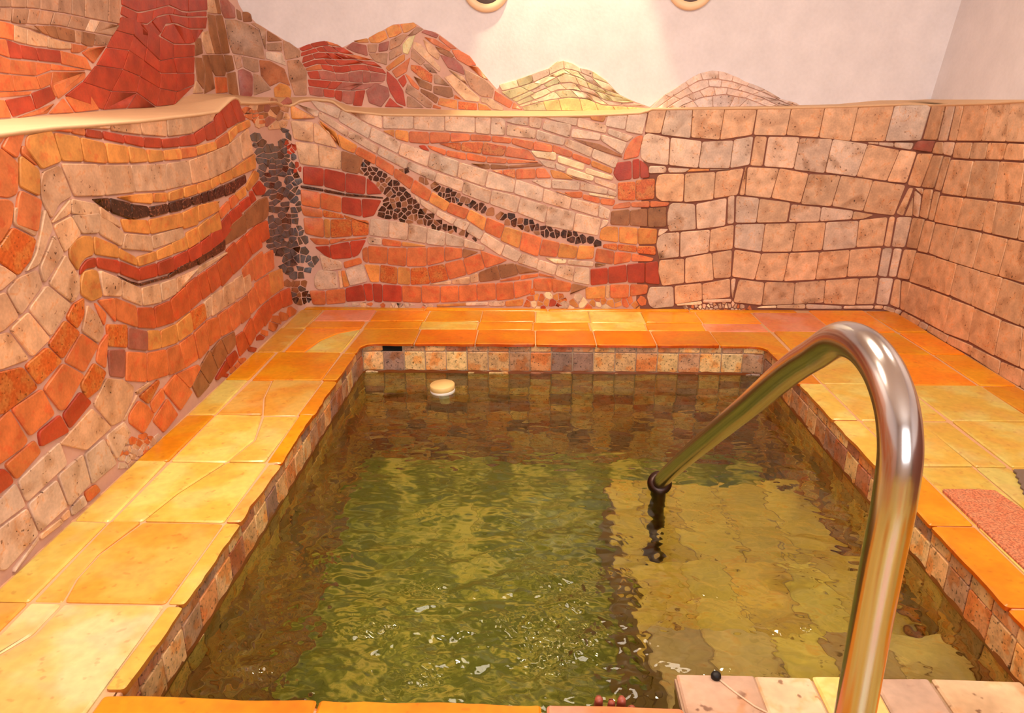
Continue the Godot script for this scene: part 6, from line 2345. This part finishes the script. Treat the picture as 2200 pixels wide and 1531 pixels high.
	"d", [6939,401,6936,403,6940,444,6945,446,6967,437,6972,415],
	"d", [6988,406,6972,415,6967,437,6982,450,6990,447,7005,413],
	"d", [6938,384,6934,399,6972,415,6988,406,6982,374,6963,371],
	"d", [6986,364,6982,371,6988,406,7005,413,7007,413,7023,374],
	"d", [7028,366,7022,371,7005,418,7026,428,7046,409,7050,378],
	"d", [7082,370,7065,367,7050,377,7046,404,7064,417,7089,411,7095,392],
	"d", [7096,352,7094,346,7083,371,7096,394,7105,398,7133,384,7134,356],
	"b", [6024,750,6016,762,6019,775,6021,777,6047,776,6048,747],
	"d", [6053,744,6048,747,6047,776,6062,782,6073,777,6078,756,6077,755],
	"b", [6122,708,6125,730,6133,737,6159,728,6155,692,6153,691],
	"b", [6159,728,6169,728,6170,728,6185,693,6168,685,6154,689],
	"b", [6211,711,6213,711,6237,692,6238,690,6197,664,6189,669,6186,691],
	"d", [6198,662,6197,664,6238,690,6249,681,6236,655,6224,645],
	"b", [6236,655,6250,682,6256,683,6271,675,6266,649,6253,648],
	"d", [6270,641,6266,649,6271,673,6288,675,6292,673,6305,661,6305,664,6297,646],
	"d", [6231,620,6227,624,6226,646,6236,655,6253,648,6249,618],
	"d", [6262,614,6249,618,6253,648,6266,649,6270,641,6264,616],
	"d", [6264,616,6270,641,6297,646,6300,626],
	"d", [6300,626,6297,646,6301,657,6331,655,6335,649,6322,626,6320,625,6301,625],
	"b", [6346,614,6322,626,6335,649,6352,647,6357,633],
	"d", [6283,590,6267,598,6263,613,6263,614,6264,616,6300,626,6301,625,6302,595],
	"d", [6315,589,6302,595,6301,625,6320,625,6325,591],
	"d", [6330,590,6325,591,6320,625,6322,626,6346,614,6345,599],
	"b", [6345,599,6346,614,6357,632,6388,626,6388,627,6373,592,6371,592],
	"b", [6374,585,6371,587,6385,627,6409,615,6405,592],
	"d", [6340,560,6330,590,6345,599,6371,592,6346,558],
	"d", [6426,576,6426,575,6407,560,6373,582,6372,585,6405,592],
	"v", [6737,72,6736,111,6755,117,6760,112,6768,81,6757,74],
	"o", [6738,37,6714,54,6716,64,6723,70,6757,74,6761,42],
	"y", [6761,42,6757,74,6776,87,6791,81,6781,43,6776,39],
	"o", [6811,31,6781,43,6792,83,6800,86,6812,83,6824,58],
	"w", [6848,48,6824,58,6813,82,6826,95,6849,96,6866,76,6866,57],
	"y", [6889,41,6866,57,6866,76,6895,91,6895,90,6900,50],
	"v", [6900,50,6895,89,6926,85,6935,61],
	"v", [6694,6,6717,53,6717,53,6738,37,6744,7,6732,1],
	"w", [6762,-4,6744,7,6738,37,6761,42,6776,39,6776,11],
	"y", [6776,11,6776,39,6781,43,6811,31,6815,18,6795,9],
	"y", [6832,5,6815,18,6811,31,6824,58,6848,48,6843,10],
	"r", [6843,10,6848,48,6866,57,6889,41,6890,34,6881,12,6856,5],
	"r", [6939,9,6939,6,6932,-10,6882,11,6881,12,6890,34],
	"v", [6937,61,6937,67,6950,51,6942,10,6940,9,6890,34,6889,41,6900,50],
	"w", [6802,-40,6773,-40,6767,-35,6762,-4,6776,11,6795,9],
	"r", [6823,-34,6819,-38,6802,-38,6795,9,6815,18,6830,7],
	"c", [6988,84,7020,88,7038,72,7035,62,7013,21,6981,61],
	"o", [7109,39,7097,55,7121,73,7135,73,7138,36],
	"y", [7145,81,7150,81,7176,48,7168,27,7147,17,7138,36,7135,73],
	"y", [7239,81,7251,81,7260,69,7255,44,7217,31,7208,56,7214,71],
	"o", [7307,15,7304,15,7282,61,7315,82,7315,82,7326,39,7308,21],
	"c", [6932,47,6935,47,6959,33,6962,20,6948,-10,6897,2,6908,35],
	"y", [6996,2,6962,20,6957,42,6982,60,7013,21,7015,3],
	"w", [7043,0,7020,0,7015,3,7013,21,7039,70,7070,36],
	"y", [7099,5,7069,31,7089,54,7097,55,7109,39,7112,8],
	"w", [7140,1,7112,10,7109,39,7138,36,7147,17],
	"y", [7218,1,7204,3,7168,27,7176,48,7208,56,7217,31,7218,1],
	"y", [7218,1,7217,31,7255,44,7263,15],
	"o", [7260,69,7282,61,7305,13,7290,1,7264,11,7255,44],
	"y", [7334,-5,7308,21,7335,47,7341,48,7361,19],
	"o", [7362,78,7386,70,7401,50,7398,20,7375,13,7361,19,7342,47],
	"w", [6962,-40,6961,-40,6948,-10,6962,20,6996,2],
	"o", [7085,-35,7055,-35,7038,-23,7035,-12,7066,30,7069,31,7096,8],
	"w", [7147,-27,7146,-26,7140,1,7147,17,7168,27,7204,3],
	"y", [7380,-34,7377,-36,7342,-36,7334,-5,7361,19,7362,18],
	"c", [7748,33,7748,35,7763,44,7774,47,7776,23,7756,27],
	"t", [7781,14,7776,23,7774,47,7777,49,7777,49,7801,25],
	"t", [7843,26,7822,32,7822,32,7825,41,7841,47,7852,40,7853,38],
	"c", [7885,10,7877,32,7884,50,7888,52,7902,32,7890,9],
	"c", [7620,-6,7602,13,7603,15,7626,22,7629,21,7642,5],
	"o", [7667,-2,7650,7,7656,30,7656,30,7668,25,7674,5],
	"c", [7674,5,7668,25,7682,33,7695,18,7692,9,7683,5],
	"w", [7709,-8,7692,9,7695,18,7708,25,7716,21,7716,7,7710,-8],
	"c", [7735,-4,7716,7,7715,29,7731,31,7740,25],
	"w", [7756,5,7737,19,7749,33,7756,27,7766,9],
	"c", [7766,9,7756,27,7776,23,7781,14,7779,7],
	"c", [7792,-1,7780,2,7779,7,7781,14,7801,25,7802,25,7813,3],
	"c", [7817,0,7813,3,7799,30,7800,32,7820,35,7822,32,7831,5],
	"c", [7831,5,7822,32,7843,26,7840,6,7836,4],
	"w", [7840,6,7843,26,7853,38,7856,35,7865,4,7863,2],
	"c", [7875,4,7865,4,7856,35,7877,32,7885,10],
	"t", [7901,2,7890,9,7903,35,7915,31,7910,5],
	"o", [7910,5,7916,32,7915,32,7928,26,7929,5,7921,2],
	"c", [7938,-1,7929,5,7928,28,7940,32,7956,24,7959,7],
	"t", [7622,-13,7620,-6,7642,5,7643,5,7643,-18],
	"c", [7643,-18,7643,-18,7643,8,7646,8,7667,-2,7667,-14,7664,-15],
	"c", [7693,-18,7691,-16,7683,5,7692,9,7709,-8],
	"w", [7719,-17,7710,-8,7716,7,7735,-4,7736,-16],
	"c", [7739,17,7739,17,7756,5,7755,-17,7742,-20,7736,-16,7735,-4],
	"c", [7755,-17,7756,5,7766,9,7779,7,7780,2,7775,-17,7765,-19],
	"t", [7782,-23,7775,-17,7780,2,7792,-1,7802,-22,7800,-26],
	"t", [7802,-22,7792,-1,7813,3,7817,0,7817,-5],
	"o", [7849,-24,7842,-17,7836,4,7840,6,7863,2,7861,-15],
	"c", [7885,10,7890,9,7901,2,7904,-22,7886,-24,7885,-23,7875,4],
	"c", [7905,-23,7904,-22,7901,2,7910,5,7921,2,7920,-20],
	"c", [7920,-20,7921,2,7929,5,7938,-1,7938,-15,7931,-23],
	"o", [7938,-15,7938,-1,7961,8,7964,6,7964,-15,7957,-23],
	"o", [7996,-14,7967,4,7986,28,8004,-8,8003,-10],
	"c", [5669,-4,5665,13,5683,23,5695,0],
	"c", [5712,-3,5710,19,5714,26,5743,26,5758,12,5751,6],
	"t", [5765,29,5795,29,5796,28,5796,10,5793,-10,5790,-11,5768,-11,5753,16],
	"o", [5825,1,5796,10,5796,20,5827,30,5838,18],
	"o", [5900,-10,5883,-10,5872,11,5874,16,5894,28,5910,13],
	"c", [5939,27,5969,27,5969,21,5955,-7,5951,-8,5936,23],
	"c", [5969,25,6002,21,6003,19,5986,-5,5984,-5,5969,21],
	"c", [6022,28,6044,28,6045,26,6042,0,6040,-4,6020,-4,6012,19],
	"c", [6045,26,6045,26,6080,16,6082,10,6042,0],
	"c", [6147,-7,6146,-7,6118,15,6119,17,6133,22,6150,10],
	"t", [5819,-14,5794,-14,5792,-14,5796,10,5825,1],
	"t", [5953,-15,5951,-16,5932,-16,5927,3,5939,14,5940,15,5953,-12],
	"c", [5967,16,5972,16,5985,-6,5984,-14,5982,-15,5953,-15,5953,-12],
	"c", [6001,16,6013,19,6012,20,6022,-12,6013,-16,5984,-16,5985,-6],
	"o", [6147,-10,6141,-13,6113,-13,6110,-3,6122,11,6147,-8],
	"t", [6178,-13,6149,-13,6147,-12,6147,-8,6150,7,6163,24,6186,11],
	"o", [3552,40,3524,65,3532,75,3578,63,3589,51,3590,48,3579,41],
	"c", [3397,99,3405,118,3433,100,3418,86],
	"c", [3419,85,3418,86,3433,100,3447,100,3468,81,3466,67,3464,67],
	"o", [3466,67,3469,87,3493,88,3521,67,3501,50,3473,61],
	"o", [3524,27,3501,50,3522,67,3523,67,3552,40,3552,33],
	"o", [3576,14,3552,33,3552,40,3579,41,3601,12],
	"o", [3601,12,3579,41,3587,46,3613,35,3624,25,3620,5,3618,5],
	"c", [3660,23,3664,20,3686,-12,3679,-24,3659,-19,3620,5,3624,25],
	"t", [3329,108,3356,121,3358,121,3374,105,3371,89],
	"t", [3382,74,3373,84,3371,89,3374,105,3397,99,3418,86,3419,85,3418,80],
	"c", [3427,60,3418,80,3419,85,3464,67,3451,56],
	"t", [3460,40,3451,56,3464,67,3466,67,3473,61,3481,32],
	"c", [3494,22,3481,32,3473,61,3501,50,3524,27,3524,26],
	"t", [3545,5,3524,26,3524,27,3552,33,3576,14,3579,-5,3574,-6],
	"c", [3579,-5,3576,14,3601,12,3618,5,3607,-14],
	"o", [3319,102,3321,108,3329,108,3371,89,3373,84,3333,87],
	"t", [3389,61,3388,61,3371,61,3334,84,3333,87,3373,84,3382,74],
	"o", [3399,53,3389,61,3382,74,3418,80,3427,60,3422,52],
	"o", [3422,52,3427,60,3451,56,3460,40,3446,37],
	"t", [3474,5,3452,23,3446,37,3460,40,3481,32,3494,22,3495,8],
	"c", [3495,8,3494,22,3524,26,3545,5,3538,-7,3497,6],
	"t", [3514,25,3480,49,3489,62,3521,60,3542,29],
	"t", [3542,29,3521,60,3521,60,3551,50,3581,26,3578,13,3562,18],
	"t", [3589,1,3578,13,3581,26,3607,37,3637,6,3634,-14,3624,-15],
	"c", [3515,-3,3462,39,3474,49,3480,49,3514,25,3525,-1],
	"c", [3525,-1,3514,25,3542,29,3562,18,3528,-2],
	"o", [3528,-2,3562,18,3578,13,3589,1,3576,-11,3543,-8],
	"c", [3391,44,3387,49,3393,62,3410,64,3441,42,3424,27],
	"c", [3439,9,3424,27,3441,42,3454,38,3465,13],
	"c", [3465,13,3454,38,3462,39,3515,-3,3505,-11],
	"c", [3376,22,3392,43,3424,27,3439,9,3438,-6],
	"t", [3442,-11,3438,-6,3439,9,3465,13,3505,-11,3506,-16,3479,-25],
	"o", [5233,63,5257,59,5349,10,5311,-6,5209,5,5204,6,5165,46,5197,68],
	"o", [5048,13,4912,70,4946,94,5043,67,5076,15,5053,10],
	"o", [5072,21,5036,76,5075,80,5165,45,5204,6,5161,3],
	"o", [4931,8,4860,42,4885,76,4902,74,5026,22,4970,2],
	"o", [4746,55,4767,74,4865,36,4855,11,4818,18],
	"r", [4681,39,4689,59,4740,58,4812,20,4781,12],
	"r", [4571,22,4560,43,4580,48,4687,5,4667,-7,4658,-9,4644,-8],
	"o", [4479,-15,4438,21,4437,36,4526,12,4562,-21,4560,-26],
	"o", [4330,1,4339,31,4351,30,4386,17,4411,-12,4365,-15],
	"o", [4411,-12,4386,17,4438,21,4479,-15,4475,-22,4417,-14],
	"r", [4269,31,4329,1,4300,-8,4247,15,4244,20],
	"o", [4823,1088,4829,1096,4878,1105,4954,1095,4850,1069],
	"o", [4861,1069,4860,1072,4954,1095,4961,1095,4962,1095,4948,1073],
	"o", [5004,1098,5015,1098,5031,1091,5041,1070,4953,1069,4948,1073,4962,1095],
	"o", [4927,1039,4847,1057,4855,1069,4948,1073,4953,1069,4948,1049,4933,1039],
	"o", [4948,1049,4953,1069,5041,1070,5048,1065,5020,1051],
	"o", [5036,1040,5020,1051,5048,1065,5106,1063,5109,1040],
	"o", [4978,1018,4930,1044,4948,1049,5020,1051,5036,1040,5028,1020,5003,1017],
	"o", [5058,1016,5028,1020,5036,1040,5109,1040,5134,1030,5131,1019],
]
const LEDGE_LEFT_FRONT := [[2986,1059],[3147,1065],[3225,1068],[3358,1072],[3515,1072],[3670,1073],[3845,1074],[4072,1079],[4340,1085],[4526,1091],[4618,1118],[4695,1140],[4760,1148]]
const LEDGE_LEFT_BACK := [[3418,1077],[3616,1081],[3985,1091],[4356,1098],[4614,1102],[4807,1110],[4911,1139],[5034,1156],[5293,1158],[5497,1155]]
const LEDGE_BACK_FRONT := [[5468,1103],[5493,1126],[5558,1137],[5679,1130],[5748,1080],[5946,1059],[6277,1056],[6523,1053],[6831,1053],[7003,1055],[7149,1060],[7320,1069],[7368,1088],[7611,1091],[8095,1095],[8335,1100],[8784,1110],[9107,1115]]
const LEDGE_BACK_BACK := [[5861,1141],[5948,1144],[6071,1133],[6127,1110],[6192,1091],[6473,1083],[6770,1075],[7100,1072],[7350,1072],[7550,1077],[7750,1082],[8048,1092],[8543,1099],[8789,1106],[9247,1123]]
const LEDGE_RIGHT_FRONT := [[8670,1112],[8843,1108],[9107,1115],[9340,1121],[9577,1132],[9841,1140]]
const SKYLINE := [[5607,1667],[5627,1569],[5668,1562],[5688,1522],[5723,1504],[5817,1447],[5911,1392],[5937,1401],[5995,1419],[6068,1426],[6123,1408],[6147,1394],[6211,1423],[6286,1437],[6349,1469],[6425,1507],[6536,1516],[6588,1482],[6652,1468],[6729,1414],[6826,1340],[6889,1271],[6968,1186],[6986,1207],[7075,1233],[7164,1263],[7253,1294],[7285,1324],[7324,1330],[7359,1319],[7399,1293],[7471,1277],[7554,1226],[7621,1160],[7697,1127],[7789,1096],[7850,1148],[7950,1209],[8035,1263],[8107,1279],[8171,1272],[8252,1240],[8278,1226],[8334,1207],[8406,1179],[8490,1132],[8566,1115],[8597,1096]]
